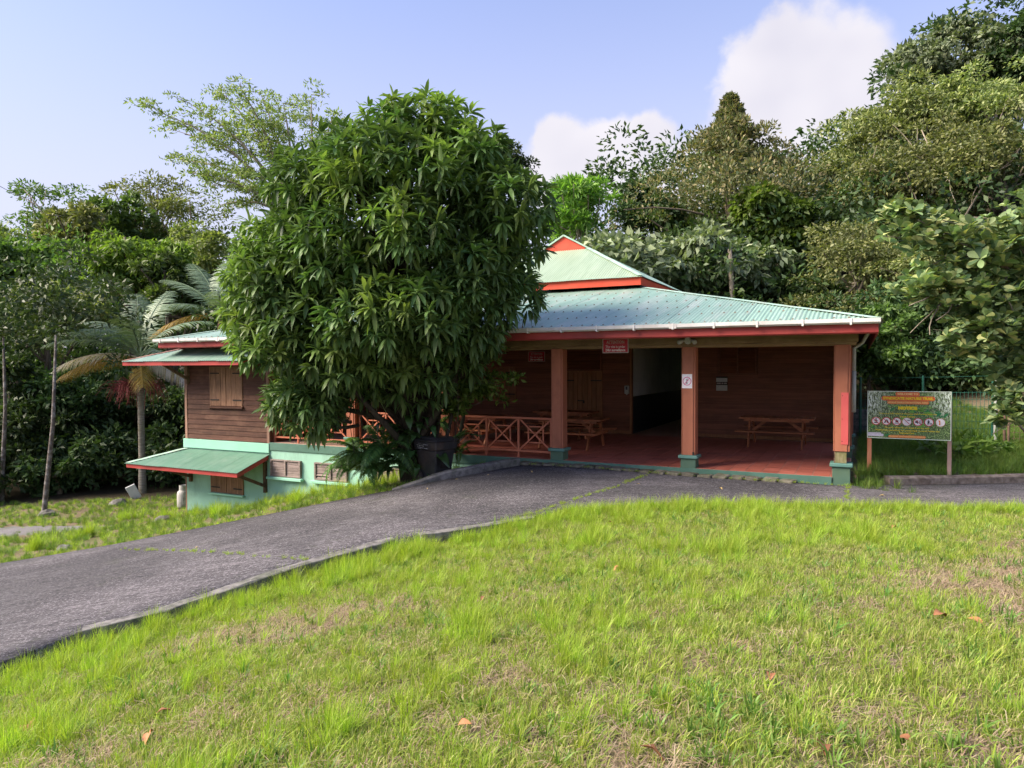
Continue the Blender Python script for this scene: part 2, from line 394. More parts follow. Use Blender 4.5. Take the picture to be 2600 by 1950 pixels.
class MB:
    def __init__(s): s.v = []; s.f = []
    def add(s, vs, fs):
        b = len(s.v); s.v += [tuple(q) for q in vs]; s.f += [tuple(i + b for i in q) for q in fs]; return s
    def box(s, x0, x1, y0, y1, z0, z1, m=None):
        vs = [Vector(q) for q in ((x0, y0, z0), (x1, y0, z0), (x1, y1, z0), (x0, y1, z0), (x0, y0, z1), (x1, y0, z1), (x1, y1, z1), (x0, y1, z1))]
        if m is not None: vs = [m @ q for q in vs]
        return s.add(vs, ((3, 2, 1, 0), (4, 5, 6, 7), (0, 1, 5, 4), (1, 2, 6, 5), (2, 3, 7, 6), (3, 0, 4, 7)))
    def bar(s, p, q, w, h, up=(0, 0, 1)):
        p, q = Vector(p), Vector(q); d = (q - p); L_ = d.length; d.normalize()
        sd = d.cross(Vector(up))
        if sd.length < 1e-4: sd = Vector((1, 0, 0))
        sd.normalize(); u = sd.cross(d)
        m = Matrix((d, sd, u)).transposed().to_4x4(); m.translation = p
        return s.box(0, L_, -w / 2, w / 2, -h / 2, h / 2, m)
    def tube(s, pts, rad, n=8, cap=True):
        pts = [Vector(p) for p in pts]; b = len(s.v)
        ref = Vector((0, 0, 1)) if abs((pts[-1] - pts[0]).normalized().z) < .9 else Vector((1, 0, 0))
        for i, p in enumerate(pts):
            d = (pts[min(i + 1, len(pts) - 1)] - pts[max(i - 1, 0)]).normalized()
            a = d.cross(ref).normalized(); c = d.cross(a)
            r = rad[i] if hasattr(rad, '__len__') else rad
            for k in range(n):
                t = 2 * math.pi * k / n
                s.v.append(tuple(p + a * (r * math.cos(t)) + c * (r * math.sin(t))))
        for i in range(len(pts) - 1):
            for k in range(n):
                s.f.append((b + i * n + k, b + i * n + (k + 1) % n, b + (i + 1) * n + (k + 1) % n, b + (i + 1) * n + k))
        if cap:
            s.f.append(tuple(b + k for k in range(n))[::-1])
            s.f.append(tuple(b + (len(pts) - 1) * n + k for k in range(n)))
        return s
    def mesh(s, name, bevel=0., smooth=False):
        me = bpy.data.meshes.new(name)
        me.from_pydata(s.v, [], s.f)
        bm = bmesh.new(); bm.from_mesh(me)
        bmesh.ops.recalc_face_normals(bm, faces=bm.faces)
        if bevel:
            bmesh.ops.bevel(bm, geom=bm.edges[:], offset=bevel, segments=1, affect='EDGES')
        if smooth:
            for f in bm.faces: f.smooth = True
        bm.to_mesh(me); bm.free()
        return me
    def build(s, name, mat, parent=None, bevel=0., smooth=False):
        return link(name, s.mesh(name, bevel, smooth), mat, parent)
def box(name, mat, parent, x0, x1, y0, y1, z0, z1, bevel=0.):
    return MB().box(x0, x1, y0, y1, z0, z1).build(name, mat, parent, bevel)
def empty(name, loc=(0, 0, 0), rz=0.):
    o = bpy.data.objects.new(name, None); COL.objects.link(o)
    o.location = loc; o.rotation_euler = (0, 0, rz); o.empty_display_size = .2
    return o
def tag(o, label, cat, group=None):
    o['label'] = label; o['category'] = cat
    if group: o['group'] = group
    return o
def copy_tree(o, parent=None):
    c = o.copy(); COL.objects.link(c); c.parent = parent
    for ch in list(o.children): copy_tree(ch, c)
    return c

# ------------------------------------------------------------------ layout frame of the building
TH = 0.460973
CX, CY = 6.062, 13.276                      # front right corner of the veranda floor
U = Vector((math.cos(TH), -math.sin(TH), 0)); Vv = Vector((math.sin(TH), math.cos(TH), 0))
def Wp(a, v, z=0.):
    """world point: a metres left of the corner along the front, v metres behind the front"""
    return Vector((CX, CY, 0)) - U * a + Vv * v + Vector((0, 0, z))

# ------------------------------------------------------------------ terrain
def tps_fit(P):
    P = np.array(P, dtype=float); n = len(P); X = P[:, :2]
    d = np.linalg.norm(X[:, None] - X[None], axis=2)
    K = np.where(d > 0, d ** 2 * np.log(d + 1e-9), 0) + np.eye(n) * .02
    A = np.zeros((n + 3, n + 3)); A[:n, :n] = K
    A[:n, n] = 1; A[:n, n + 1:] = X; A[n, :n] = 1; A[n + 1:, :n] = X.T
    w = np.linalg.solve(A, np.concatenate([P[:, 2], np.zeros(3)]))
    def f(q):
        q = np.atleast_2d(np.asarray(q, dtype=float)); out = np.empty(len(q))
        for i in range(0, len(q), 20000):
            s = q[i:i + 20000]
            d = np.linalg.norm(s[:, None] - X[None], axis=2)
            out[i:i + 20000] = (d ** 2 * np.log(d + 1e-9)) @ w[:n] + w[n] + s @ w[n + 1:]
        return out
    return f
ROAD = [  # near edge, far edge (x, y, z), left to right
    ((-13.5, -1.5, -1.75), (-22, 9.0, -2.45)), ((-9.0, 2.6, -1.35), (-15.5, 11.6, -2.1)), ((-5.95, 5.9, -.98), (-9.8, 13.32, -1.6)), ((-4.72, 7.62, -.75), (-8.13, 13.75, -1.4)),
    ((-4.0, 8.0, -.66), (-5.74, 14.45, -1.05)), ((-2.98, 8.95, -.5), (-3.76, 14.72, -.7)), ((-1.7, 10.01, -.35), (-2.37, 14.5, -.42)),
    ((-.31, 10.6, -.27), (-.93, 14.98, -.2)), ((.96, 11.25, -.19), (.18, 15.96, -.13)), ((3.22, 11.45, -.15), (3.31, 14.46, -.13)),
    ((5.5, 11.35, -.15), (6.05, 13.13, -.14)), ((8.09, 11.1, -.17), (7.19, 13.42, -.18)), ((12, 10.9, -.2), (10.06, 13.72, -.2)), ((22, 10.6, -.15), (22, 14.3, -.15))]
road_z = tps_fit([p for s in ROAD for p in s])
ctrl = [(0, 0, .52), (-3, 0, .25), (4, 0, .72), (8, 3, .55), (0, 5, .12), (4, 6, .18), (9, 7.5, .05), (-2.2, 4, -.12), (-4, 4, -.5), (-6.2, 3.6, -1.05), (2, 9, -.1), (6, 9, -.08),
        (8.1, 10.9, -.17), (3.2, 11.2, -.17), (.96, 11.0, -.22), (-.3, 10.3, -.4), (-1.7, 9.75, -.51), (-3.1, 8.9, -.68), (-4.1, 8.05, -.84), (-4.65, 7.4, -.93), (-5.8, 5.7, -1.1), (-9, 2, -1.5), (12, 10.5, -.18), (18, 8, .1),
        (-.9, 15.2, -.3), (-2.4, 14.7, -.5), (-3.8, 14.95, -.78), (-5.8, 14.8, -1.13), (-8.1, 14.1, -1.5), (-9.8, 13.7, -1.7), (-15.5, 12.2, -2.25)]
for a, z in ((17.8, -2.33), (16, -2.05), (14.4, -1.77), (12.06, -1.2), (10.76, -.95), (9.3, -.62), (8.0, -.32), (6.6, -.2), (3, -.22), (0, -.22)):
    p = Wp(a, -.25); ctrl.append((p.x, p.y, z))
for a, v, z in ((0, 7, -.15), (8, 7, -.6), (15, 7, -1.9), (0, 14, .0), (9, 15, -.3), (18, 14, -2.0), (20.5, 3, -2.55), (-1.5, 4, -.12)):
    p = Wp(a, v); ctrl.append((p.x, p.y, z))
ctrl += [(-11, 17, -2.05), (-13, 20, -2.45), (-14, 26, -2.62), (-15.3, 22.8, -2.6), (-20, 20, -2.7), (-20, 14, -2.5), (-24, 26, -2.6), (-16, 34, -2.2),
         (7.2, 13.7, -.1), (10, 14.1, -.1), (7.6, 15, -.1), (9, 15, -.08), (10, 20.4, 0), (12.4, 18.3, 0), (15, 16.5, .1), (22, 14.8, .2),
         (13, 26, .25), (10, 28, .2), (16, 24, .5), (20, 31, 3.6), (28, 27, 3.6), (16, 40, 6), (30, 45, 12), (45, 60, 19), (60, 40, 17), (5, 32, .6), (0, 42, .8), (10, 50, 5), (0, 62, 3), (-15, 44, -1.2),
         (-30, 40, -1.4), (-30, 62, 0), (-60, 60, 0), (-60, 20, -3), (0, 120, 8), (70, 120, 26), (-90, 120, 2), (0, -30, 1.5), (-40, -20, -1.5), (40, -30, 3), (40, 0, 2), (22, 9, .2), (150, 60, 30), (-150, 0, -3)]
base_z = tps_fit(ctrl)
road_poly = np.array([s[0][:2] for s in ROAD] + [s[1][:2] for s in ROAD[::-1]])
def in_poly(q, poly):
    x, y = q[:, 0], q[:, 1]; r = np.zeros(len(q), bool); n = len(poly); j = n - 1
    for i in range(n):
        xi, yi = poly[i]; xj, yj = poly[j]
        c = ((yi > y) != (yj > y)) & (x < (xj - xi) * (y - yi) / (yj - yi + 1e-12) + xi)
        r ^= c; j = i
    return r
def in_road(q, grow=0.):
    r = in_poly(q, road_poly)
    if grow:
        for k in range(8):
            o = np.array([math.cos(k * math.pi / 4), math.sin(k * math.pi / 4)]) * grow
            r |= in_poly(q + o, road_poly)
    return r
def ground_z(q):
    q = np.atleast_2d(np.asarray(q, dtype=float))[:, :2]
    z = base_z(q)
    m = in_road(q, .22)
    if m.any(): z[m] = np.minimum(z[m], road_z(q[m]) - .07)
    return z
def gz(x, y): return float(ground_z([(x, y)])[0])
def bav(q):
    d = q - np.array([CX, CY]); return -(d @ np.array(U[:2])), d @ np.array(Vv[:2])

def vnoise(q, scale, seed):
    """smooth value noise, about 0..1"""
    r = np.random.default_rng(seed); T = r.random((64, 64)); s = q * scale + 1000.
    i = np.floor(s).astype(int); f = s - i; f = f * f * (3 - 2 * f); a, b = i[:, 0] % 64, i[:, 1] % 64; c, d = (a + 1) % 64, (b + 1) % 64
    return (T[a, b] * (1 - f[:, 0]) + T[c, b] * f[:, 0]) * (1 - f[:, 1]) + (T[a, d] * (1 - f[:, 0]) + T[c, d] * f[:, 0]) * f[:, 1]
def fbm(q, scale, seed): return (vnoise(q, scale, seed) + .5 * vnoise(q, scale * 2.1, seed + 1) + .25 * vnoise(q, scale * 4.3, seed + 2)) / 1.75

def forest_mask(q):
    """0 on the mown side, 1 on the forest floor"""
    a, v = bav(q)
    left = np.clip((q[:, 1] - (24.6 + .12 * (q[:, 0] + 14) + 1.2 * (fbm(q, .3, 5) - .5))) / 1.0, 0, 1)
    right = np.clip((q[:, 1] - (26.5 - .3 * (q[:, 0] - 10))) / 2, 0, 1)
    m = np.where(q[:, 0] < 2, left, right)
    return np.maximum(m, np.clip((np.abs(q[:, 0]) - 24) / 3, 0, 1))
_tx = np.linspace(-1, 1, 250); gxs = 14 * np.sinh(_tx * 3.2) + 0
_ty = np.linspace(-.62, 1, 270); gys = 6 + 14 * np.sinh(_ty * 3.4) * .9
GX_, GY_ = np.meshgrid(gxs, gys)
Q = np.stack([GX_.ravel(), GY_.ravel()], 1)
Z = ground_z(Q)
near = (np.abs(Q[:, 0]) < 14) & (Q[:, 1] < 14)
Z += np.where(near, (fbm(Q, 1.3, 11) - .5) * .05, 0)
nx, ny = len(gxs), len(gys)
I = np.arange(nx * ny).reshape(ny, nx)
F = np.stack([I[:-1, :-1], I[:-1, 1:], I[1:, 1:], I[1:, :-1]], -1).reshape(-1, 4)
gme = np_mesh('ground', np.column_stack([Q, Z]), F, True)
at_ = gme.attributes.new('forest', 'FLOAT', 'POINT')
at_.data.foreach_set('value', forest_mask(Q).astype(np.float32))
gm = new_mat('ground_soil'); t = NT(gm)
tcn = t.n('ShaderNodeTexCoord')
n1 = t.noise(tcn.outputs['Object'], 1.1, 6, .6); n2 = t.noise(tcn.outputs['Object'], 22, 6, .7); n3 = t.noise(tcn.outputs['Object'], 90, 3, .7)
soil = t.mix(t.mr(n2, .35, .65), (.10, .072, .054), (.26, .195, .14))
soil = t.mix(t.math('MULTIPLY', t.mr(n3, .45, .6), .6), soil, (.26, .20, .135))
soil = t.mix(t.mr(n1, .35, .6, 0, .55), soil, (.085, .12, .028))
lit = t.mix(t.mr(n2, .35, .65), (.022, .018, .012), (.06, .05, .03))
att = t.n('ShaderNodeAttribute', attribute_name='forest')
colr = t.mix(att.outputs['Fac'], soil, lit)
b = t.n('ShaderNodeBsdfPrincipled'); t.l(colr, b.inputs['Base Color']); b.inputs['Roughness'].default_value = .95; b.inputs['Specular IOR Level'].default_value = .1
bp = t.n('ShaderNodeBump'); bp.inputs['Strength'].default_value = .9; bp.inputs['Distance'].default_value = .03; t.l(n2, bp.inputs['Height']); t.l(bp.outputs[0], b.inputs['Normal'])
o = t.n('ShaderNodeOutputMaterial'); t.l(b.outputs[0], o.inputs[0])
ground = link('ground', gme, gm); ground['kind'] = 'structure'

# ------------------------------------------------------------------ driveway slab, kerbs, pavers
rm = new_mat('drive_concrete'); t = NT(rm)
tcn = t.n('ShaderNodeTexCoord')
mp = t.n('ShaderNodeMapping'); mp.inputs['Rotation'].default_value = (0, 0, R(-16)); mp.inputs['Scale'].default_value = (.55, 9, 1)
t.l(tcn.outputs['Object'], mp.inputs['Vector'])
f1 = t.noise(mp.outputs[0], 2.6, 7, .75); f2 = t.noise(tcn.outputs['Object'], .55, 5, .6); f3 = t.noise(tcn.outputs['Object'], 26, 5, .8)
f4 = t.noise(tcn.outputs['Object'], 5.5, 6, .8)
colr = t.mix(t.mr(f1, .40, .62), (.044, .042, .046), (.125, .118, .126))
colr = t.mix(t.mr(f4, .42, .60), t.mix(1., colr, (.62, .62, .63), 'MULTIPLY'), colr)
colr = t.mix(t.mr(f2, .44, .60, 0, .7), colr, (.038, .036, .040))
colr = t.mix(t.math('MULTIPLY', t.mr(f3, .52, .60), .75), colr, (.21, .20, .215))
colr = t.mix(t.math('MULTIPLY', t.mr(t.noise(mp.outputs[0], 5.5, 6, .8), .58, .66), .55), colr, (.25, .24, .25))
f6 = t.noise(tcn.outputs['Object'], .38, 4, .6)
colr = t.mix(t.mr(f6, .45, .60, 0, .55), colr, t.mix(1., colr, (1.9, 1.85, 1.85), 'MULTIPLY'))
f5 = t.noise(tcn.outputs['Object'], 1.3, 6, .75)
colr = t.mix(t.mr(f5, .57, .74, 0, .6), colr, (.040, .050, .024))
b = t.n('ShaderNodeBsdfPrincipled'); t.l(colr, b.inputs['Base Color']); b.inputs['Roughness'].default_value = .88; b.inputs['Specular IOR Level'].default_value = .25
bp = t.n('ShaderNodeBump'); bp.inputs['Strength'].default_value = 1.; bp.inputs['Distance'].default_value = .02
t.l(t.mix(.4, f3, t.noise(mp.outputs[0], 9, 5, .7)), bp.inputs['Height']); t.l(bp.outputs[0], b.inputs['Normal'])
o = t.n('ShaderNodeOutputMaterial'); t.l(b.outputs[0], o.inputs[0])
M['drive'] = rm
def poly_interp(P, n):
    """points along a polyline by index, n steps for each span"""
    out = []
    for i in range(len(P) - 1):
        for k in range(n): out.append(Vector(P[i]).lerp(Vector(P[i + 1]), k / n))
    out.append(Vector(P[-1])); return out
nearE = poly_interp([s[0] for s in ROAD], 8); farE = poly_interp([s[1] for s in ROAD], 8)
vs = []; K = 12
for p, q in zip(nearE, farE):
    for k in range(K + 1):
        w = p.lerp(q, k / K); vs.append([w.x, w.y, 0])
vs = np.array(vs); vs[:, 2] = road_z(vs[:, :2])
S_ = len(nearE); I = np.arange(S_ * (K + 1)).reshape(S_, K + 1)
F = np.stack([I[:-1, :-1], I[1:, :-1], I[1:, 1:], I[:-1, 1:]], -1).reshape(-1, 4)
# skirts
lo = vs.copy(); lo[:, 2] -= .35
n0 = len(vs); vs = np.vstack([vs, lo])
sk = []
for c in (0, K):
    for i in range(S_ - 1):
        a_, b_ = I[i, c], I[i + 1, c]
        sk.append((a_, b_, b_ + n0, a_ + n0) if c else (b_, a_, a_ + n0, b_ + n0))
F = np.vstack([F, np.array(sk)])
drive = link('driveway', np_mesh('driveway', vs, F, False), rm); drive['kind'] = 'structure'

def kerb(path, w, h_fun, mat, name='kerb', down=.3, jitter=.006, seed=0):
    """kerb of real section along a path of (x, y, z) points, z the road surface beside it"""
    rr = random.Random(seed); mb = MB(); n = len(path); b0 = 0
    prof_n = 6
    for i, p in enumerate(path):
        p = Vector(p); d = (Vector(path[min(i + 1, n - 1)]) - Vector(path[max(i - 1, 0)])); d.z = 0; d.normalize(); s = Vector((-d.y, d.x, 0))
        h = h_fun(i / (n - 1)); c = min(.035, h * .4)
        j = lambda: rr.uniform(-jitter, jitter)
        for (o, z) in ((-w / 2, -down), (-w / 2, h - c), (-w / 2 + c, h), (w / 2 - c, h), (w / 2, h - c), (w / 2, -down)):
            q = p + s * (o + j()); mb.v.append((q.x, q.y, p.z + z + (j() if z > 0 else 0)))
    for i in range(n - 1):
        for k in range(prof_n - 1):
            a_ = i * prof_n + k; mb.f.append((a_, a_ + 1, a_ + prof_n + 1, a_ + prof_n))
    mb.f.append(tuple(range(prof_n))); mb.f.append(tuple((n - 1) * prof_n + k for k in range(prof_n))[::-1])
    o = mb.build(name, mat); o['kind'] = 'structure'
    return o
def road_path(P, step=.22):
    out = []
    for i in range(len(P) - 1):
        p, q = Vector(P[i]).to_2d(), Vector(P[i + 1]).to_2d(); n = max(1, int((q - p).length / step))
        for k in range(n):
            w = p.lerp(q, k / n); out.append((w.x, w.y))
    out.append(tuple(Vector(P[-1]).to_2d()))
    z = road_z(out); return [(a, b, c) for (a, b), c in zip(out, z)]
E1 = [s[0] for s in ROAD]
kerb(road_path([E1[3], E1[4], E1[5], (-1.72, 10.0)]), .17, lambda t: .03, M['concrete'], seed=1)
kerb(road_path([(-1.35, 10.17), (-.31, 10.58), (.3, 10.9)]), .16, lambda t: .015, M['concrete'], seed=2)
kerb(road_path([(-2.5, 14.55), (-1.9, 14.68), (-.93, 15.0), (-.2, 15.65), (.12, 15.88)]), .2, lambda t: .02 + .15 * min(1, t / .35), M['concrete'], seed=3)
kerb(road_path([(7.22, 13.5), (10, 13.8), (14, 14.05), (22, 14.4)]), .2, lambda t: .15, M['kerb_brown'], seed=4)
# row of paving blocks at the foot of the veranda step
strip = None
pvr = MB().box(-.138, .138, -.14, .14, -.12, .0).mesh('paver', .018)
pvr.materials.append(M['paver'])
rr = random.Random(5)
pw = Wp(3.1, -.16, 0)
strip = empty('paving_border', pw, -TH); strip['kind'] = 'structure'
for i in range(19):
    a = 6.35 - i * .31
    o = link('paver', pvr, None, strip)
    zz = float(road_z([tuple(Wp(a, -.16))[:2]])[0])
    o.location = (3.1 - a, rr.uniform(-.012, .012), zz + .05 + rr.uniform(-.008, .012)); o.rotation_euler = (rr.uniform(-.05, .1), rr.uniform(-.06, .06), rr.uniform(-.08, .08) - .2)
# gravel patch in the lower yard
pts = [(-15.6, 19.2), (-13.4, 18.5), (-11.3, 18.9), (-10.8, 19.6), (-12.4, 20.3), (-14.8, 20.6), (-16.4, 20.1)]
cxy = np.mean(pts, 0); mbg = MB(); ring = []
for i in range(56):
    s = i / 56 * len(pts); k = int(s); p = np.array(pts[k]) * (1 - s + k) + np.array(pts[(k + 1) % len(pts)]) * (s - k)
    ring.append(p + RNG.uniform(-.12, .12, 2))
rings = [np.array(ring) * f + cxy * (1 - f) for f in (1, .66, .33)]
allp = np.vstack(rings + [cxy[None]]); zz = ground_z(allp) + .012; zz[:56] -= .02
mbg.v = [(x, y, z) for (x, y), z in zip(allp, zz)]
for r_ in range(2):
    for i in range(56): mbg.f.append((r_ * 56 + i, r_ * 56 + (i + 1) % 56, (r_ + 1) * 56 + (i + 1) % 56, (r_ + 1) * 56 + i))
for i in range(56): mbg.f.append((112 + i, 112 + (i + 1) % 56, 168))
go = mbg.build('gravel_path', surf('gravel', (.10, .095, .10), (.24, .23, .24), 40, .95, bump=.8, bscale=60, stain=(.08, .1, .04), stain_amt=.6, vary=0), None); go['kind'] = 'structure'

# ------------------------------------------------------------------ the building
BL = empty('visitor_building', (CX, CY, 0), -TH)
tag(BL, 'low timber visitor building with green corrugated hipped roof and deep open veranda', 'building')
def bx(name, mat, a0, a1, v0, v1, z0, z1, parent=BL, bevel=0.):
    return box(name, mat, parent, -max(a0, a1), -min(a0, a1), v0, v1, z0, z1, bevel)
def onv(px, py, v):
    d = ray(px, py); k = ((Vector((CX, CY, 0)) - Vector((0, 0, CAM_Z))).dot(Vv) + v) / d.dot(Vv)
    p = Vector((0, 0, CAM_Z)) + d * k
    return -(p - Vector((CX, CY, 0))).dot(U), p.z

# floor with tiles
floor = bx('floor_slab', M['grout'], -.3, 14.36, .02, 13.9, -.2, -.008)
bx('floor_edge', M['dark_green'], -.0, 14.36, -.03, 0.0, -.215, -.001, bevel=.006)
tl = MB().box(-.149, .149, -.149, .149, -.012, 0).mesh('tile', .003); tl.materials.append(M['tile'])
cells = []
for i in range(31):
    for j in range(20):
        cells.append((-.12 + i * .31, .17 + j * .31))
cells = [c for c in cells if c[0] > -.28]
cells.sort(key=lambda c: (Wp(*c) - Vector((0, 0, 2.15))).length)
ft = MB()
for k, (a, v) in enumerate(cells):
    if k < 300:
        o = link('tile', tl, None, floor); o.location = (-a, v, random.uniform(-.0012, .0012))
    else:
        ft.box(-a - .151, -a + .151, v - .151, v + .151, -.012, 0)
o = ft.build('tiles_at_the_back', M['tile'], floor); o['kind'] = 'stuff'

# clapboards
def clap(parent, x, y, z, L_, h, mat, rz=0.):
    j = random.uniform(-.003, .003); e = .006
    mb = MB(); vsx = []
    for xx in (0, L_):
        vsx += [(xx, 0, 0), (xx, -.030 + j, 0), (xx, -.030 + j, .012), (xx, -.012, h + .012 - e), (xx, 0, h + .012 - e)]
    mb.add(vsx, [(0, 1, 2, 3, 4), (9, 8, 7, 6, 5)] + [(i, (i + 1) % 5, (i + 1) % 5 + 5, i + 5) for i in range(5)])
    o = mb.build('board', mat, parent); o.location = (x, y, z); o.rotation_euler = (random.uniform(-.004, .004), 0, rz)
    return o
def clad(parent, mat, a0, a1, v, z0, z1, h, openings=(), pitch=None):
    """boards across a wall that faces the front (local -y) from a0 to a1 (a0 < a1)"""
    z = z0
    while z < z1 - .02:
        spans = [(a0, a1)]
        for (b0, b1, y0, y1) in openings:
            if z + h > y0 + .02 and z < y1 - .02:
                ns = []
                for s in spans:
                    if b1 <= s[0] or b0 >= s[1]: ns.append(s); continue
                    if b0 > s[0]: ns.append((s[0], b0))
                    if b1 < s[1]: ns.append((b1, s[1]))
                spans = ns
        for s in spans:
            if s[1] - s[0] > .05: clap(parent, -s[1], v, z, s[1] - s[0], min(h, z1 - z), mat)
        z += h
def shutters(parent, a0, a1, v, z0, z1, mat, straps=True, sill=None, n=3, latch=False):
    """pair of plank shutters in a frame; all one part with planks and straps below it"""
    fr = MB(); w = .045
    fr.box(-a1 - w, -a1, v - .045, v + .01, z0 - .01, z1 + w).box(-a0, -a0 + w, v - .045, v + .01, z0 - .01, z1 + w)
    fr.box(-a1, -a0, v - .045, v + .01, z1, z1 + w).box(-a1, -a0, v - .012, v + .01, z0 - .01, z1)
    f = fr.build('window_frame', mat, parent)
    mid = (a0 + a1) / 2
    for (p, q) in ((a0, mid - .008), (mid + .008, a1)):
        ww = (q - p) / n
        for k in range(n):
            o = box('plank', mat, f, -(p + (k + 1) * ww) + .003, -(p + k * ww) - .003, v - .037, v - .013, z0 + random.uniform(0, .008), z1 - random.uniform(.002, .01), .004)
        if straps:
            for zz in (z0 + .16 * (z1 - z0), z1 - .14 * (z1 - z0)):
                L_ = (q - p) * .55
                if p == a0: box('hinge_strap', M['iron'], f, -p - L_, -p + .02, v - .05, v - .038, zz - .018, zz + .018)
                else: box('hinge_strap', M['iron'], f, -q - .02, -q + L_, v - .05, v - .038, zz - .018, zz + .018)
    if latch:
        box('bolt', M['iron'], f, -mid - .16, -mid + .06, v - .052, v - .038, z0 + .52 * (z1 - z0) - .018, z0 + .52 * (z1 - z0) + .018)
        MB().tube([(-mid + .05, v - .06, z0 + .52 * (z1 - z0) - .02), (-mid + .05, v - .06, z0 + .52 * (z1 - z0) - .075)], [.03, .03], 8).build('padlock', M['iron'], f)
    if sill: box('sill', sill, f, -a1 - .09, -a0 + .09, v - .10, v + .01, z0 - .07, z0 - .012, .008)
    return f
def louvre(parent, a0, a1, v, z0, z1, mat, n=6, mull=True, sill=None, frame_mat=None, tilt=.6):
    fr = MB(); w = .05; fm = frame_mat or mat
    fr.box(-a1, -a1 + w, v - .03, v + .05, z0, z1).box(-a0 - w, -a0, v - .03, v + .05, z0, z1)
    fr.box(-a1 + w, -a0 - w, v - .03, v + .05, z1 - w * .6, z1).box(-a1 + w, -a0 - w, v - .03, v + .05, z0, z0 + w * .6)
    if mull: fr.box(-(a0 + a1) / 2 - w / 2, -(a0 + a1) / 2 + w / 2, v - .032, v + .05, z0 + w * .6, z1 - w * .6)
    f = fr.build('window_frame', fm, parent)
    box('window_backing', M['black_wall'], f, -a1 + w, -a0 - w, v + .045, v + .05, z0 + .03, z1 - .03)
    cols = ((a0 + w, (a0 + a1) / 2 - w / 2), ((a0 + a1) / 2 + w / 2, a1 - w)) if mull else ((a0 + w, a1 - w),)
    hh = (z1 - z0 - w * 1.2) / n
    for p, q in cols:
        for k in range(n):
            o = box('slat', mat, f, -(q - p) / 2 + .004, (q - p) / 2 - .004, -.006, .006, -hh * .56, hh * .56)
            tt = tilt if callable(tilt) is False else tilt(p, k)
            o.location = (-(p + q) / 2, v + .012, z0 + w * .6 + (k + .5) * hh); o.rotation_euler = (-tt + random.uniform(-.03, .03), 0, random.uniform(-.006, .006))
    if sill: box('sill', sill, f, -a1 - .09, -a0 + .09, v - .10, v + .02, z0 - .085, z0 - .012, .008)
    return f

# wing (left end): upper timber storey on a rendered base
wing = bx('wing_wall', M['wing_wood'], 14.36, 17.79, .02, 6.4, -.02, 2.78)
clad(wing, M['wing_wood'], 14.46, 17.69, .02, -.02, 2.72, .148, [(15.38, 16.71, .93, 2.15)])
for a0, a1 in ((14.36, 14.46), (17.69, 17.79)):
    bx('corner_board', M['corner_wood'], a0, a1, -.02, .019, -.03, 2.74, wing, .005)
shutters(BL, 15.43, 16.66, .02, .98, 2.09, M['shutter_wood'], sill=M['wing_wood'])
# right side of the wing, seen inside the veranda: boards run in depth
z = 0.
while z < 2.6:
    clap(wing, -14.36, .12, z, 6.2, .148, M['veranda_wood'], math.pi / 2); z += .148
bx('base_band', M['mint_band'], 14.36, 17.85, -.05, .018, -.30, -.034, BL, .008)
base = bx('base_wall', M['mint_wall'], 6.0, 17.79, .002, .25, -3.2, -.217)
bx('base_wall_side', M['mint_wall'], 17.55, 17.79, .251, 6.4, -3.4, -.1)
bx('corner_post', M['corner_wood'], 17.78, 17.83, -.004, .04, -3.0, -.31, BL)
louvre(BL, 13.2, 14.3, -.045, -.93, -.46, M['grey_wood'], 5, sill=M['mint_band'], frame_mat=M['grey_wood'], tilt=.12)
louvre(BL, 11.6, 12.7, -.045, -.93, -.46, M['grey_wood'], 5, sill=M['mint_band'], frame_mat=M['grey_wood'], tilt=lambda p, k: .7 if (p > 12.1 and k < 2) else .12)
louvre(BL, 9.6, 10.7, -.045, -.93, -.46, M['grey_wood'], 5, sill=M['mint_band'], frame_mat=M['grey_wood'], tilt=.12)
shutters(BL, 15.44, 16.66, .0, -1.56, -.62, M['shutter_wood'], sill=M['mint_band'])

# back wall of the veranda with door, windows and the passage
BV = 6.45
ops = [(9.82, 11.13, .97, 2.08), (6.80, 8.11, 0, 2.6), (4.2, 5.84, -1, 3), (2.14, 3.26, 1.80, 2.68), (12.4, 13.65, .97, 2.08)]
bw = bx('back_wall', M['veranda_wood'], 5.84, 14.36, BV + .001, BV + .12, -.01, 2.72)
bx('back_wall', M['veranda_wood'], -.3, 4.2, BV + .001, BV + .12, -.01, 2.72)
clad(bw, M['veranda_wood'], -.3, 14.3, BV, .10, 2.70, .148, ops)
for p, q in ((-.3, 4.2), (5.84, 6.78), (8.12, 14.3)):
    bx('skirting', M['door_wood'], p, q, BV - .035, BV, .0, .098, bw, .004)
for a in (5.84, 4.14):
    bx('door_jamb', M['door_wood'], a, a + .06, BV - .045, BV + .0, .0, 2.70, bw, .004)
shutters(BL, 9.86, 11.09, BV, 1.0, 2.04, M['door_wood'], sill=M['door_wood'])
shutters(BL, 12.44, 13.61, BV, 1.0, 2.04, M['door_wood'], sill=M['door_wood'])
shutters(BL, 6.83, 8.08, BV, .02, 1.9, M['door_wood'], n=4, latch=True)
louvre(BL, 6.80, 8.11, BV - .055, 1.96, 2.6, M['veranda_wood'], 6, False)
louvre(BL, 2.17, 3.23, BV - .055, 1.84, 2.66, M['veranda_wood'], 7)
for a0, a1 in ((5.84, 5.94), (4.1, 4.2)):
    e = .0 if a0 > 5 else .1
    bx('passage_wall', M['white_wall'], a0, a1, BV + .121, 13.9, 1.15, 2.72)
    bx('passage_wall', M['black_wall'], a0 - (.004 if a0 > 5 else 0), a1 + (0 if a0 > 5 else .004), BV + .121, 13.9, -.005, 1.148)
bx('side_wall', M['wing_wood'], -.3, -.2, BV + .12, 13.9, -.2, 2.72)
bx('rear_wall', M['wing_wood'], 5.95, 17.79, 13.8, 13.9, -2.2, 2.72)
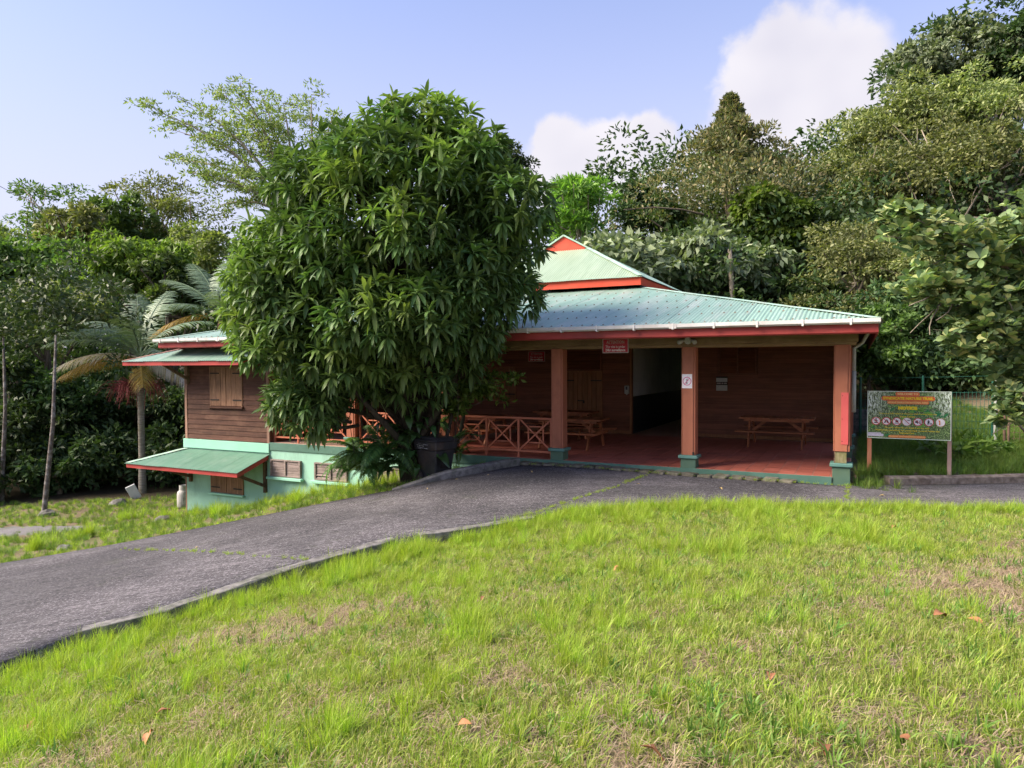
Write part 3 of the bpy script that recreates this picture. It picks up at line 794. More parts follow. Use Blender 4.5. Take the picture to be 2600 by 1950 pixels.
bx('rear_wall', M['wing_wood'], -.3, 4.19, 13.8, 13.9, -.2, 2.72)
bx('ceiling', M['ceiling'], -.3, 17.7, .22, 13.9, 2.725, 2.76)

# pillars on pedestals
def pillar(a, v, name='pillar', front=True, h0=.26):
    c = -a; w = .13
    p = box(name, M['pillar_paint'], BL, c - w + .008, c + w - .008, v - w + .008, v + w - .008, h0, 2.5)
    if front:
        box('cladding_board', M['pillar_paint'], p, c - w + .012, c + w - .03, v - w - .012, v - w + .007, h0 + .004, 2.5, .004)
    else:
        box('cladding_board', M['pillar_paint'], p, c - w, c + w, v - w - .008, v - w + .007, h0 + .004, 2.5, .004)
    box('cladding_board', M['pillar_paint'], p, c - w - .012, c - w + .007, v - w + .002, v + w - .002, h0 + .004, 2.5, .004)
    box('cladding_board', M['pillar_paint'], p, c + w - .007, c + w + .012, v - w + .002, v + w - .002, h0 + .004, 2.5, .004)
    box('pedestal', M['pedestal_green'], p, c - .155, c + .155, v - .155, v + .155, -.006 if a > 0 else -.28, .19, .006)
    box('pedestal_cap', M['cap_green'], p, c - .20, c + .20, v - .20, v + .20, .191, .262, .014)
    return p
PA = (-.16, 2.71, 5.65, 8.56, 11.52)
pl = [pillar(a, .155, h0=.48 if a < 0 else .26) for a in PA]
for v in (3.25, 6.2): pillar(-.16, v, front=False)
c = .16
box('exposed_core', surf('pale_core', (.22, .19, .085), (.34, .30, .17), 6, .8, (5, 5, 1), stain=(.16, .19, .05), stain_amt=.6, stain_scale=5), pl[0], c - .105, c + .09, .155 - .118, .155 + .1, .262, .482, .004)
box('splinter', M['bracket_wood'], pl[0], c - .128, c - .106, .155 - .12, .155 + .1, .262, .47)
a_, z_ = onv(2142, 1051, 0)
rp = box('patch_plate', M['red_plate'], pl[0], c - .01, c + .115, .155 - .150, .155 - .143, .62, 1.60)
for zz in (.68, 1.1, 1.54): MB().tube([(c + .01, .002, zz), (c + .01, .008, zz)], [.008, .008], 6).build('screw', M['iron'], pl[0])
box('rot_patch', M['iron'], pl[1], -2.71 + .085, -2.71 + .125, .155 - .1435, .155 - .141, .262, .33)

# beams, fascia, gutter
def wavy_beam(name, a0, a1, v0, v1, z0, z1, mat, parent=BL, step=.6, j=.006):
    mb = MB(); n = int((a1 - a0) / step); rr2 = random.Random(int(z0 * 100))
    for i in range(n + 1):
        x = -(a1 - (a1 - a0) * i / n)
        jj = [rr2.uniform(-j, j) for _ in range(4)]
        b_ = .025
        mb.v += [(x, v0 + b_, z0 + jj[0]), (x, v0, z0 + b_ + jj[0]), (x, v0 + jj[1] * .5, z1), (x, v1, z1), (x, v1, z0 + jj[0])]
    for i in range(n):
        for k in range(5): mb.f.append((i * 5 + k, i * 5 + (k + 1) % 5, (i + 1) * 5 + (k + 1) % 5, (i + 1) * 5 + k))
    mb.f += [tuple(range(5)), tuple(n * 5 + k for k in range(5))[::-1]]
    return mb.build(name, mat, parent)
wavy_beam('beam', -.43, 14.36, -.005, .2, 2.55, 2.75, M['beam_wood'])
wavy_beam('beam', -.40, 14.36, .02, .2, 2.485, 2.548, M['beam_wood'])
bx('side_beam', M['beam_wood'], -.26, -.06, .201, BV, 2.50, 2.74)
RB = empty  # (unused name kept short)
fas = wavy_beam('fascia', -.745, 17.76, -.9, -.865, 2.665, 2.90, M['red_paint'], j=.004, step=1.2)
bx('fascia', M['red_paint'], -.745, -.71, -.862, 15.05, 2.665, 2.9)
bx('fascia', M['red_paint'], 17.72, 17.755, -.862, 15.05, 2.665, 2.9)
gm_ = MB()
prof = [(-.905, 2.925), (-.905, 2.832), (-.985, 2.832), (-1.02, 2.86), (-1.022, 2.925), (-1.012, 2.925), (-1.01, 2.865), (-.98, 2.845), (-.915, 2.845), (-.915, 2.925)]
segs = [17.84 - k * (18.62 / 6) for k in range(7)]
gut = None
for k in range(6):
    mb = MB(); e = .002 * (k % 2)
    for x in (-segs[k], -segs[k + 1] - .004): mb.v += [(x, y - e, z + e) for y, z in prof]
    n = len(prof)
    mb.f = [(i, (i + 1) % n, (i + 1) % n + n, i + n) for i in range(n)] + [(1, 2, 3, 4, 5, 6, 7, 8), tuple(q + n for q in (1, 2, 3, 4, 5, 6, 7, 8))[::-1]]
    o = mb.build('gutter', M['gutter_white'], BL)
    for q in range(4):
        x = -segs[k] + (q + .4) * 18.62 / 24
        if k % 2 == 0 and q == 3: box('gutter_joiner', M['gutter_white'], o, x - .07, x + .07, -1.028, -1.0225, 2.835, 2.928)
        box('gutter_bracket', M['gutter_white'], o, x - .017, x + .017, -1.035, -1.0235, 2.82, 2.935)
        box('gutter_bracket', M['gutter_white'], o, x - .014, x + .014, -1.02, -.903, 2.815, 2.8305)
dp = MB().tube([(.60, .35, 2.86), (.60, .35, 2.74), (.50, .5, 2.55), (.36, .55, 2.44), (.36, .55, 2.0)], .035, 10).tube([(.36, .55, 2.0), (.36, .55, 1.2)], .04, 10).build('downpipe', M['pipe_grey'], BL, smooth=True)

# corrugated roof
def sheets(parent, mat, s0, s1, P, upd, slope, top, width=.76, amp=.0085, lam=.076, low=-.06, seed=0, dirn=1, rows=6):
    rr2 = random.Random(seed); s = s0; k = 0
    while s < s1 - .02:
        e = min(s + width + .05, s1)
        ss = np.arange(s, e + 1e-6, lam / 6); ss = np.append(ss[ss < e - 1e-4], e)
        V_, rowt = [], []
        up = np.array([upd[0], upd[1], slope]); nrm = np.array([-upd[0] * slope, -upd[1] * slope, 1.]); nrm /= np.linalg.norm(nrm)
        lift = .003 * (k % 2) + rr2.uniform(0, .002); lo = low + rr2.uniform(-.012, .012)
        ends = np.array([max(0., top(q)) for q in ss])
        for r_ in range(rows + 1):
            f = r_ / rows
            for q, en in zip(ss, ends):
                tt = lo + (en - lo) * f
                p = np.array(P(q)) + up * tt + nrm * (amp * math.sin(2 * math.pi * q / lam) + lift + .002 * math.sin(tt * 5 + q * 3))
                V_.append(p)
        n = len(ss); I_ = np.arange((rows + 1) * n).reshape(rows + 1, n)
        F_ = np.stack([I_[:-1, :-1], I_[:-1, 1:], I_[1:, 1:], I_[1:, :-1]], -1).reshape(-1, 4)
        me = np_mesh('roof_sheet', np.array(V_), F_, True)
        link('roof_sheet', me, mat, parent)
        s += width; k += 1
HIPK = 6.2
roofd = MB()
def zr(t): return 2.90 + .24 * t
A0, A1, V0, V1 = -.74, 17.75, -.87, 15.07
k = 6.3
q4 = [(-A0, V0, 2.885), (-A1, V0, 2.885), (-A1, V1, 2.885), (-A0, V1, 2.885)]
t4 = [(-A0 - k, V0 + k, 2.885 + .24 * k), (-A1 + k, V0 + k, 2.885 + .24 * k), (-A1 + k, V1 - k, 2.885 + .24 * k), (-A0 - k, V1 - k, 2.885 + .24 * k)]
lw = [(x, y, z - .03) for x, y, z in q4 + t4]
roofd.add(q4 + t4 + lw, [(0, 1, 5, 4), (1, 2, 6, 5), (2, 3, 7, 6), (3, 0, 4, 7), (9, 8, 12, 13), (10, 9, 13, 14), (11, 10, 14, 15), (8, 11, 15, 12), (0, 8, 9, 1), (1, 9, 10, 2), (2, 10, 11, 3), (3, 11, 8, 0)])
roof = roofd.build('roof', M['bracket_wood'], BL)
sheets(roof, M['roof_green'], -.77, 17.78, lambda s: (-s, -.9, 2.92), (0, 1), .24, lambda s: min(HIPK, s + .77, 17.78 - s), seed=1)
sheets(roof, M['roof_green'], -.9, 15.1, lambda s: (.77, s, 2.92), (-1, 0), .24, lambda s: min(HIPK, s + .9, 15.1 - s), seed=2, rows=3)
sheets(roof, M['roof_green'], -.9, 15.1, lambda s: (-17.78, s, 2.92), (1, 0), .24, lambda s: min(HIPK, s + .9, 15.1 - s), seed=3, rows=3)
sheets(roof, M['roof_green'], -.77, 17.78, lambda s: (-s, 15.1, 2.92), (0, -1), .24, lambda s: min(HIPK, s + .77, 17.78 - s), seed=4, rows=2)
def cap(parent, p, q, w, mat, s1, s2, name='hip_cap', lift=.022):
    """folded flashing along a hip: wings go off in horizontal directions s1, s2 and fall with the roof"""
    p, q = Vector(p), Vector(q); mb = MB(); n = 8
    for i in range(n + 1):
        c_ = p.lerp(q, i / n) + Vector((0, 0, lift + .004 * math.sin(i * 2.1)))
        mb.v += [tuple(c_ + Vector(s1) * w), tuple(c_), tuple(c_ + Vector(s2) * w)]
    for i in range(n):
        for k_ in range(2): mb.f.append((i * 3 + k_, i * 3 + k_ + 1, (i + 1) * 3 + k_ + 1, (i + 1) * 3 + k_))
    return mb.build(name, mat, parent)
cap(roof, (.80, -.93, 2.915), (.77 - HIPK, -.9 + HIPK, 2.92 + .24 * HIPK), .17, M['roof_cap'], (-1, 0, .0), (0, 1, .0))
cap(roof, (-17.81, -.93, 2.915), (-17.78 + HIPK, -.9 + HIPK, 2.92 + .24 * HIPK), .17, M['roof_cap'], (1, 0, 0), (0, 1, 0))
# roof screws in rows
sc = MB()
for r_ in range(7):
    t_ = .12 + r_ * .93
    a = -.77 + t_ + .15
    while a < 17.78 - t_:
        if t_ < HIPK - .1:
            x, y, z_ = -a + random.uniform(-.01, .01), -.9 + t_ + random.uniform(-.02, .02), 2.92 + .24 * t_ + .011
            b_ = len(sc.v); sc.v += [(x - .02, y - .02, z_ - .005), (x + .02, y - .02, z_ - .005), (x + .02, y + .02, z_ + .005), (x - .02, y + .02, z_ + .005), (x, y, z_ + .022)]
            sc.f += [(b_, b_ + 1, b_ + 4), (b_ + 1, b_ + 2, b_ + 4), (b_ + 2, b_ + 3, b_ + 4), (b_ + 3, b_, b_ + 4)]
        a += .228
so = sc.build('roof_screws', M['rusty'], roof); so['kind'] = 'stuff'
# clerestory and upper roof
bx('clerestory_wall', M['red_bright'], 5.42, 11.6, 5.25, 9.1, 4.1, 4.6)
upf = M['red_bright']
bx('upper_fascia', upf, 5.05, 11.6, 4.65, 4.69, 4.37, 4.585)
bx('upper_fascia', upf, 5.05, 5.09, 4.691, 9.95, 4.37, 4.585)
bx('upper_fascia', upf, 11.56, 11.6, 4.691, 9.95, 4.37, 4.585)
bx('soffit', M['bracket_wood'], 5.1, 11.55, 4.7, 9.9, 4.40, 4.43)
um = MB()
ub = [(-5.03, 4.63, 4.575), (-11.62, 4.63, 4.575), (-11.62, 9.98, 4.575), (-5.03, 9.98, 4.575)]
ut = [(-7.47, 7.06, 5.89), (-9.18, 7.06, 5.89), (-9.18, 7.55, 5.89), (-7.47, 7.55, 5.89), (-8.325, 7.06, 6.38), (-8.325, 7.55, 6.38)]
um.add(ub + ut, [(0, 1, 5, 4), (2, 3, 7, 6), (3, 0, 4, 8, 9, 7), (1, 2, 6, 9, 8, 5), (4, 5, 8), (6, 7, 9)])
ur = um.build('upper_roof', M['red_bright'], BL)
sheets(ur, M['roof_upper'], 5.0, 11.65, lambda s: (-s, 4.6, 4.60), (0, 1), .535, lambda s: min(2.46, (s - 5.0) * 1.0, 11.65 - s), seed=5, low=-.03)
sheets(ur, M['roof_green'], 4.6, 10.0, lambda s: (-5.0, s, 4.60), (-1, 0), .535, lambda s: min(2.47, s - 4.6, 10.0 - s) if not 7.0 < s < 7.6 else 3.32, seed=6, low=-.03)
sheets(ur, M['roof_green'], 4.6, 10.0, lambda s: (-11.65, s, 4.60), (1, 0), .535, lambda s: min(2.47, s - 4.6, 10.0 - s) if not 7.0 < s < 7.6 else 3.32, seed=7, low=-.03)
cap(ur, (-4.98, 4.58, 4.60), (-7.46, 7.06, 5.925), .15, M['roof_cap'], (-1, 0, .0), (0, 1, .0), lift=.03)
# raking edge over the small gable
for s in (1, -1):
    mb = MB()
    mb.bar((-8.325, 7.0, 6.40), (-8.325 + s * .98, 7.0, 5.86), .05, .05).build('gable_edge', M['roof_cap'], ur)
bx('gable_panel', upf, 7.6, 9.05, 7.03, 7.055, 5.885, 5.93, ur)
mb = MB(); mb.add([(-7.55, 7.04, 5.93), (-9.1, 7.04, 5.93), (-8.325, 7.04, 6.36)], [(0, 1, 2)]).build('gable_panel', upf, ur)

# awnings on the wing
def awning(a0, a1, al, v, zf, zt, fh, mat, name='awning'):
    """skirt roof: a0 right end, a1 left front corner, al left top corner at the wall"""
    sl = (zt - zf) / -v; dx = a1 - al
    f = MB(); f.box(-a1 + .02, -a0, v + .01, v + .045, zf - fh, zf - .012)
    fo = f.build(name, M['red_paint'], BL)
    f = MB(); f.add([(-a0 - .035, v + .046, zf - fh), (-a0, v + .046, zf - fh), (-a0, v + .046, zf - .012), (-a0 - .035, v + .046, zf - .012), (-a0 - .035, -.052, zt - fh - .02), (-a0, -.052, zt - fh - .02), (-a0, -.052, zt - .035), (-a0 - .035, -.052, zt - .035)],
                    [(0, 1, 2, 3), (7, 6, 5, 4), (0, 3, 7, 4), (1, 5, 6, 2), (0, 4, 5, 1), (3, 2, 6, 7)]).build('fascia', M['red_paint'], fo)
    box('fascia', M['red_paint'], fo, -a1 + .02, -a1 + .055, v + .047, 3.0, zf - fh, zf - .012)
    f = MB(); f.add([(-a0 - .04, v + .05, zf - .03), (-a1 + .06, v + .05, zf - .03), (-al, .0, zt - .035), (-a0 - .04, 0, zt - .035), (-a1 + .06, 3, zf - .03), (-al, 3, zt - .035)], [(0, 1, 2, 3), (1, 4, 5, 2)]).build('awning_deck', M['bracket_wood'], fo)
    sheets(fo, mat, a0 - .02, a1, lambda s: (-s, v, zf), (0, 1), sl, lambda s: min(-v - .015, (a1 - s) / dx * -v), seed=int(a1 * 10), low=-.03)
    sheets(fo, mat, v, 3.0, lambda s: (-a1, s, zf), (1, 0), (zt - zf) / dx, lambda s: min(dx - .01, (s - v) / -v * dx), seed=int(a1 * 10) + 1, low=-.03, rows=3)
    return fo
aw = awning(14.42, 19.2, 17.86, -1.04, 2.30, 2.67, .13, M['roof_green'])
cap(aw, (-19.2, -1.04, 2.3), (-17.86, -.02, 2.67), .16, surf('rust_cap', (.22, .07, .06), (.34, .2, .16), 5, .7, stain=(.3, .4, .33), stain_amt=.4), (1, 0, 0), (0, 1, 0))
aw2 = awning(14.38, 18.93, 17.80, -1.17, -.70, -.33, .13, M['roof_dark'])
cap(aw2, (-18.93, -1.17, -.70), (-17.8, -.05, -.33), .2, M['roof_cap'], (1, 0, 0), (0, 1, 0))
def strut(a, zt_post, zb_post, v1, z1, zj):
    mb = MB(); mb.box(-a - .04, -a + .04, -.085, .0, zb_post, zt_post).bar((-a, -.086, zj), (-a, v1, z1), .06, .08)
    return mb.build('bracket', M['bracket_wood'], BL)
strut(14.52, -.55, -1.42, -.95, -.83, -1.22)
strut(17.55, -.55, -1.32, -.95, -.83, -1.15)
strut(17.62, 2.4, 1.62, -.9, 2.22, 1.78)
for v in (.0,):
    MB().bar((-17.95, 1.2, 2.5), (-19.1, -.95, 2.24), .05, .08).build('awning_rafter', M['bracket_wood'], BL)

# railings
rail_kinds = {}
def railing(a0, a1, n=3, v=.16):
    """panel railing between pillars: rails as the part, posts, cross braces and small square below it"""
    part = MB().box(-a1, -a0, v - .035, v + .035, .885, .93).box(-a1, -a0, v - .025, v + .025, .12, .165).build('railing', M['rail_paint'], BL, .004)
    w = (a1 - a0) / n
    for i in range(n + 1):
        x = -a1 + i * w
        if i in (0, n): x += .022 if i == 0 else -.022
        box('railing_post', M['rail_paint'], part, x - .022, x + .022, v - .024, v + .024, .0, .884, .003)
    for i in range(n):
        x0, x1 = -a1 + i * w + .03, -a1 + (i + 1) * w - .03; z0, z1 = .17, .88; xm, zm = (x0 + x1) / 2, (z0 + z1) / 2
        MB().bar((x0, v - .012, z0), (x1, v - .012, z1), .022, .035).build('brace', M['rail_paint'], part)
        MB().bar((x0, v + .012, z1), (x1, v + .012, z0), .022, .035).build('brace', M['rail_paint'], part)
        for s in (-1, 1):
            xx = xm + s * (x1 - x0) * .24; zz = zm + s * (z1 - z0) * .26
            box('baluster', M['rail_paint'], part, xx - .016, xx + .016, v + .026, v + .05, zm - (z1 - z0) * .26, zm + (z1 - z0) * .26)
            box('cross_rail', M['rail_paint'], part, xm - (x1 - x0) * .24, xm + (x1 - x0) * .24, v + .051, v + .068, zz - .016, zz + .016)
railing(5.83, 8.38); railing(8.74, 11.34); railing(11.70, 14.34)

# ------------------------------------------------------------------ furniture on the veranda
def picnic_table():
    r = empty('picnic_table')
    L_ = 1.82; n = 12; w = L_ / n
    mb = MB(); mb.box(-L_ / 2 + .12, L_ / 2 - .12, -.38, -.335, .66, .72).box(-L_ / 2 + .12, L_ / 2 - .12, .335, .38, .66, .72).build('top_batten', M['table_wood'], r)
    for i in range(n):
        o = box('top_plank', M['table_wood'], r, -w / 2 + .005, w / 2 - .005, -.43, .43, 0, .038, .004)
        o.location = (-L_ / 2 + (i + .5) * w, random.uniform(-.006, .006), .721)
    for s in (-1, 1):
        for xo in (-.07, .07):
            pass
        o = box('bench_plank', M['table_wood'], r, -L_ / 2 - .02, L_ / 2 + .02, s * .83 - .13, s * .83 + .13, .415, .455, .006)
        for e in (-1, 1):
            x = e * (L_ / 2 - .27)
            MB().bar((x, s * .33, .70), (x, s * .70, .0), .085, .04, (1, 0, 0)).build('leg', M['table_wood'], r)
        MB().bar((s * (L_ / 2 - .30), 0, .40), (s * .22, 0, .70), .05, .07).build('brace', M['table_wood'], r)
    for e in (-1, 1):
        x = e * (L_ / 2 - .27)
        box('cross_beam', M['table_wood'], r, x + .022, x + .06, -.92, .92, .33, .414, .004)
        box('cross_beam', M['table_wood'], r, x + .022, x + .06, -.36, .36, .63, .659)
    return r
t0 = picnic_table()
spots = [(1.46, 4.85, 0, 'picnic table standing alone in the right bay in front of the louvred window'),
         (6.25, 2.45, .03, 'picnic table half hidden by the second pillar, in front of the double door'),
         (9.0, 2.3, -.03, 'picnic table seen through the cross-braced railing beside the fern clump'),
         (7.4, 4.9, .02, 'picnic table farthest back, beneath the shuttered window')]
for i, (a, v, rz, lab) in enumerate(spots):
    o = t0 if i == 0 else copy_tree(t0)
    o.location = Wp(a, v, 0); o.rotation_euler = (0, 0, -TH + rz)
    tag(o, lab, 'picnic table', 'picnic tables on the veranda')

# ------------------------------------------------------------------ lettering
def text(parent, name, body, x, y, z, size, mat, width=None, align='CENTER', bold=0., height=None):
    cu = bpy.data.curves.new(name, 'FONT'); cu.body = body; cu.size = size; cu.align_x = align; cu.resolution_u = 2; cu.offset = bold
    cu.extrude = 0.0
    tmp = bpy.data.objects.new('tmp', cu); COL.objects.link(tmp)
    dg = bpy.context.evaluated_depsgraph_get(); dg.update()
    me = bpy.data.meshes.new_from_object(tmp.evaluated_get(dg)); bpy.data.objects.remove(tmp)
    n = len(me.vertices); co = np.empty(n * 3, np.float32); me.vertices.foreach_get('co', co); co = co.reshape(-1, 3)
    if width:
        w = co[:, 0].max() - co[:, 0].min(); co[:, 0] *= width / w
    if align == 'CENTER': co[:, 0] -= (co[:, 0].max() + co[:, 0].min()) / 2
    if height: co[:, 1] *= height / (co[:, 1].max() - co[:, 1].min())
    co[:, 1] -= (co[:, 1].max() + co[:, 1].min()) / 2
    new = np.column_stack([co[:, 0], np.zeros(n), co[:, 1]]).astype(np.float32)
    me.vertices.foreach_set('co', new.ravel()); me.update(); me.materials.clear()
    o = link(name, me, mat, parent); o.location = (x, y, z)
    return o
def disc(parent, name, x, y, z, r, mat, n=24, r_in=0., sx=1.):
    mb = MB()
    for k in range(n):
        t_ = 2 * math.pi * k / n; mb.v.append((x + sx * r * math.cos(t_), y, z + r * math.sin(t_)))
    if r_in:
        for k in range(n):
            t_ = 2 * math.pi * k / n; mb.v.append((x + sx * r_in * math.cos(t_), y, z + r_in * math.sin(t_)))
        mb.f = [(k, (k + 1) % n, n + (k + 1) % n, n + k) for k in range(n)]
    else: mb.f = [tuple(range(n))]
    me = bpy.data.meshes.new(name); me.from_pydata(mb.v, [], mb.f)
    return link(name, me, mat, parent)
def shape(parent, name, polys, y, mat):
    """flat printed polygons in the x-z plane"""
    mb = MB()
    for p in polys: mb.add([(x, y, z) for x, z in p], [tuple(range(len(p)))])
    me = bpy.data.meshes.new(name); me.from_pydata(mb.v, [], mb.f)
    return link(name, me, mat, parent)
def rect(x0, x1, z0, z1): return [(x0, z0), (x1, z0), (x1, z1), (x0, z1)]
def pill(x, z, w, h, n=8):
    r = h / 2; p = []
    for s, c in ((1, w / 2 - r), (-1, -w / 2 + r)):
        for k in range(n + 1):
            t_ = -math.pi / 2 + math.pi * k / n if s == 1 else math.pi / 2 + math.pi * k / n
            p.append((x + c + r * math.cos(t_), z + r * math.sin(t_)))
    return p

def attention_sign(a, v, z0, w, h, label):
    s = empty('warning_sign', Wp(a, v, z0), -TH)
    p = box('sign_plate', M['sign_grey'], s, -w / 2, w / 2, -.006, .0, 0, h)
    shape(p, 'sign_field', [rect(-w / 2 + .018, w / 2 - .018, .018, h - .012)], -.0085, M['sign_red'])
    text(p, 'lettering', 'ATTENTION', 0, -.0105, h * .775, .1, M['sign_grey'], w * .68, bold=.002, height=h * .21)
    shape(p, 'underline', [rect(-w * .34, w * .34, h * .635, h * .645)], -.0105, M['sign_grey'])
    text(p, 'lettering', 'This site is under', 0, -.0105, h * .45, .1, M['sign_white'], w * .76, height=h * .17)
    text(p, 'lettering', '24hr surveillance', 0, -.0105, h * .215, .1, M['sign_white'], w * .76, bold=.003, height=h * .19)
    tag(s, label, 'sign', 'red surveillance signs')
a0_, zt_ = onv(1530, 861, -.02); a1_, zb_ = onv(1596, 896, -.02)
attention_sign((a0_ + a1_) / 2, -.02, zb_, a0_ - a1_, zt_ - zb_, 'red ATTENTION surveillance sign hung on the front beam below the fascia')
a0_, zt_ = onv(1341, 893, BV - .05); a1_, zb_ = onv(1384, 918, BV - .05)
attention_sign((a0_ + a1_) / 2, BV - .05, zb_, a0_ - a1_, zt_ - zb_, 'dim red ATTENTION sign on the back wall of the veranda beside the shuttered window')

a0_, zt_ = onv(1731.5, 950, 0); a1_, zb_ = onv(1757, 986, 0)
s = empty('no_smoking_sign', Wp((a0_ + a1_) / 2, .010, zb_), -TH); w = a0_ - a1_; h = zt_ - zb_
p = box('paper_sheet', M['paper'], s, -w / 2, w / 2, -.003, 0, 0, h)
disc(p, 'prohibition_ring', 0, -.0045, h * .50, w * .43, M['ring_pink'], 32, w * .36)
shape(p, 'cigarette', [rect(-w * .05, w * .03, h * .30, h * .66)], -.0050, M['ink'])
shape(p, 'smoke', [[(w * .06, h * .60), (w * .10, h * .58), (w * .22, h * .53), (w * .20, h * .55)], [(.0, h * .68), (w * .05, h * .70), (w * .09, h * .67), (w * .05, h * .68)]], -.0050, M['ink'])
shape(p, 'slash', [[(-w * .28, h * .29), (-w * .22, h * .27), (w * .28, h * .71), (w * .22, h * .73)]], -.0057, M['ring_pink'])
tag(s, 'white no-smoking sheet with pink ring on the middle orange pillar', 'sign')

a0_, zt_ = onv(1819, 956, BV - .04); a1_, zb_ = onv(1847, 992, BV - .04)
s = empty('wall_notice', Wp((a0_ + a1_) / 2, BV - .035, zb_), -TH); w = a0_ - a1_; h = zt_ - zb_
p = box('backing', M['iron'], s, -w / 2, w / 2, -.02, 0, 0, h)
box('paper_sheet', M['grey_white'], p, -w / 2, w / 2, -.024, -.0205, .0, h * .40); box('paper_sheet', M['grey_white'], p, -w / 2, w / 2, -.024, -.0205, h * .62, h * .9)
shape(p, 'lettering', [rect(-w * .45, -w * .1, h * .48, h * .56), rect(-w * .02, w * .14, h * .48, h * .56), rect(w * .2, w * .45, h * .48, h * .56)], -.0215, M['sign_grey'])
tag(s, 'pale two-part notice on the dark wall below the louvred window', 'notice')
a0_, zt_ = onv(1587, 979, BV - .04); a1_, zb_ = onv(1598, 1000, BV - .04)
s = empty('wall_dispenser', Wp((a0_ + a1_) / 2, BV - .04, zb_), -TH); w = a0_ - a1_; h = zt_ - zb_
p = box('housing', M['grey_white'], s, -w / 2, w / 2, -.07, 0, 0, h, .01); box('window', M['ink'], p, -w * .22, w * .22, -.074, -.0705, h * .5, h * .9)
box('nozzle', M['grey_white'], p, -.02, .02, -.06, -.02, -.03, -.001)
tag(s, 'small pale hand-soap dispenser on the wall left of the dark passage', 'dispenser')
# twin floodlight
a_, z_ = onv(1746, 865, -.05)
s = empty('floodlight', Wp(a_, -.005, z_), -TH)
MB().tube([(0, 0, 0), (0, -.05, 0)], [.075, .07], 14).build('mounting_plate', M['grey_white'], s, smooth=False)
for sgn in (-1, 1):
    p = MB().tube([(sgn * .04, -.06, .0), (sgn * .085, -.07, .0)], .018, 8).build('swivel_arm', M['grey_white'], s)
    MB().tube([(sgn * .075, -.05, .01), (sgn * .12, -.075, -.01), (sgn * .155, -.11, -.03), (sgn * .165, -.13, -.04)], [.028, .042, .05, .045], 12).build('lamp_head', M['grey_white'], s, smooth=True)
tag(s, 'grey twin-headed floodlight on the front beam above the middle pillar', 'light')

# ------------------------------------------------------------------ trail notice board
nb_l = Vector((7.36, 14.42, 0)); nb = empty('notice_board', (nb_l.x, nb_l.y, gz(nb_l.x, nb_l.y)), -TH)
tag(nb, 'wide printed nature-trail notice board on two wooden posts beside the building', 'notice board')
d0 = (at(2208, 992, 14.35)); BWd, BH = 1.47, .965
zb = at(2208, 1111, 14.42).z - nb.location.z
box('post', M['post_wood'], nb, -.045, .035, -.03, .05, -.3, zb + BH * .8, .004)
box('post', M['post_pale'], nb, BWd - .105, BWd - .035, -.03, .045, -.3, zb + BH * .8, .004)
fr = MB(); e = .013
X0 = -.05
fr.box(X0, X0 + BWd, -.052, -.0315, zb, zb + e).box(X0, X0 + BWd, -.052, -.0315, zb + BH - e, zb + BH).box(X0, X0 + e, -.052, -.0315, zb + e, zb + BH - e).box(X0 + BWd - e, X0 + BWd, -.052, -.0315, zb + e, zb + BH - e)
fr.build('board_frame', M['frame_pale'], nb)
pm = new_mat('forest_print'); t = NT(pm); tcn = t.n('ShaderNodeTexCoord')
mp = t.n('ShaderNodeMapping'); mp.inputs['Scale'].default_value = (1.5, 1, .5); t.l(tcn.outputs['Object'], mp.inputs[0])
f1 = t.noise(mp.outputs[0], 22, 6, .75); f2 = t.noise(tcn.outputs['Object'], 3, 3); f3 = t.noise(tcn.outputs['Object'], 45, 4, .7)
colr = t.mix(t.mr(f1, .40, .60), (.012, .018, .013), (.12, .22, .06))
colr = t.mix(t.mr(f3, .54, .60), colr, (.45, .60, .25))
sx = t.n('ShaderNodeSeparateXYZ'); t.l(tcn.outputs['Object'], sx.inputs[0])
edge = t.math('ABSOLUTE', t.math('SUBTRACT', sx.outputs[0], .70), 0)
edge = t.mr(edge, .3, .7); edge = t.math('MULTIPLY', edge, t.mr(f1, .47, .56)); edge = t.math('MULTIPLY', edge, t.mr(sx.outputs[2], zb + .35, zb + .65))
colr = t.mix(edge, colr, (.80, .88, .82))
b = t.n('ShaderNodeBsdfPrincipled'); t.l(colr, b.inputs['Base Color']); b.inputs['Roughness'].default_value = .35
o = t.n('ShaderNodeOutputMaterial'); t.l(b.outputs[0], o.inputs[0])
face = box('board_face', pm, nb, X0 + e, X0 + BWd - e, -.045, -.0315, zb + e, zb + BH - e)
def bxy(X, Y): return X0 + (X - 175) / 1795 * BWd, zb + BH - (Y - 215) / 1180 * BH
rr = random.Random(9); pol = {0: [], 1: []}
for k in range(60):
    x, z = X0 + .05 + rr.random() * (BWd - .12), zb + .04 + rr.random() ** 1.4 * (BH - .2)
    if rr.random() < .5: x, z = X0 + BWd * (.45 + .5 * rr.random()), zb + BH * (.48 + .2 * rr.random())
    L_ = rr.uniform(.05, .14); t_ = rr.uniform(-.6, .8) + (math.pi if rr.random() < .5 else 0); w_ = L_ * .2
    cx_, sx_ = math.cos(t_), math.sin(t_)
    q = [(x + cx_ * u * L_ - sx_ * v * w_, z + sx_ * u * L_ + cx_ * v * w_) for u, v in ((-.5, 0), (-.2, -.8), (.2, -.7), (.5, 0), (.15, .8), (-.25, .7))]
    if all(X0 + .02 < p_[0] < X0 + BWd - .02 and zb + .02 < p_[1] < zb + BH - .02 for p_ in q): pol[k % 2].append(q)
shape(face, 'printed_leaves', pol[0], -.0465, plain('print_leaf_a', (.03, .20, .07)))['kind'] = 'stuff'
shape(face, 'printed_leaves', pol[1], -.0470, plain('print_leaf_b', (.16, .36, .06)))['kind'] = 'stuff'
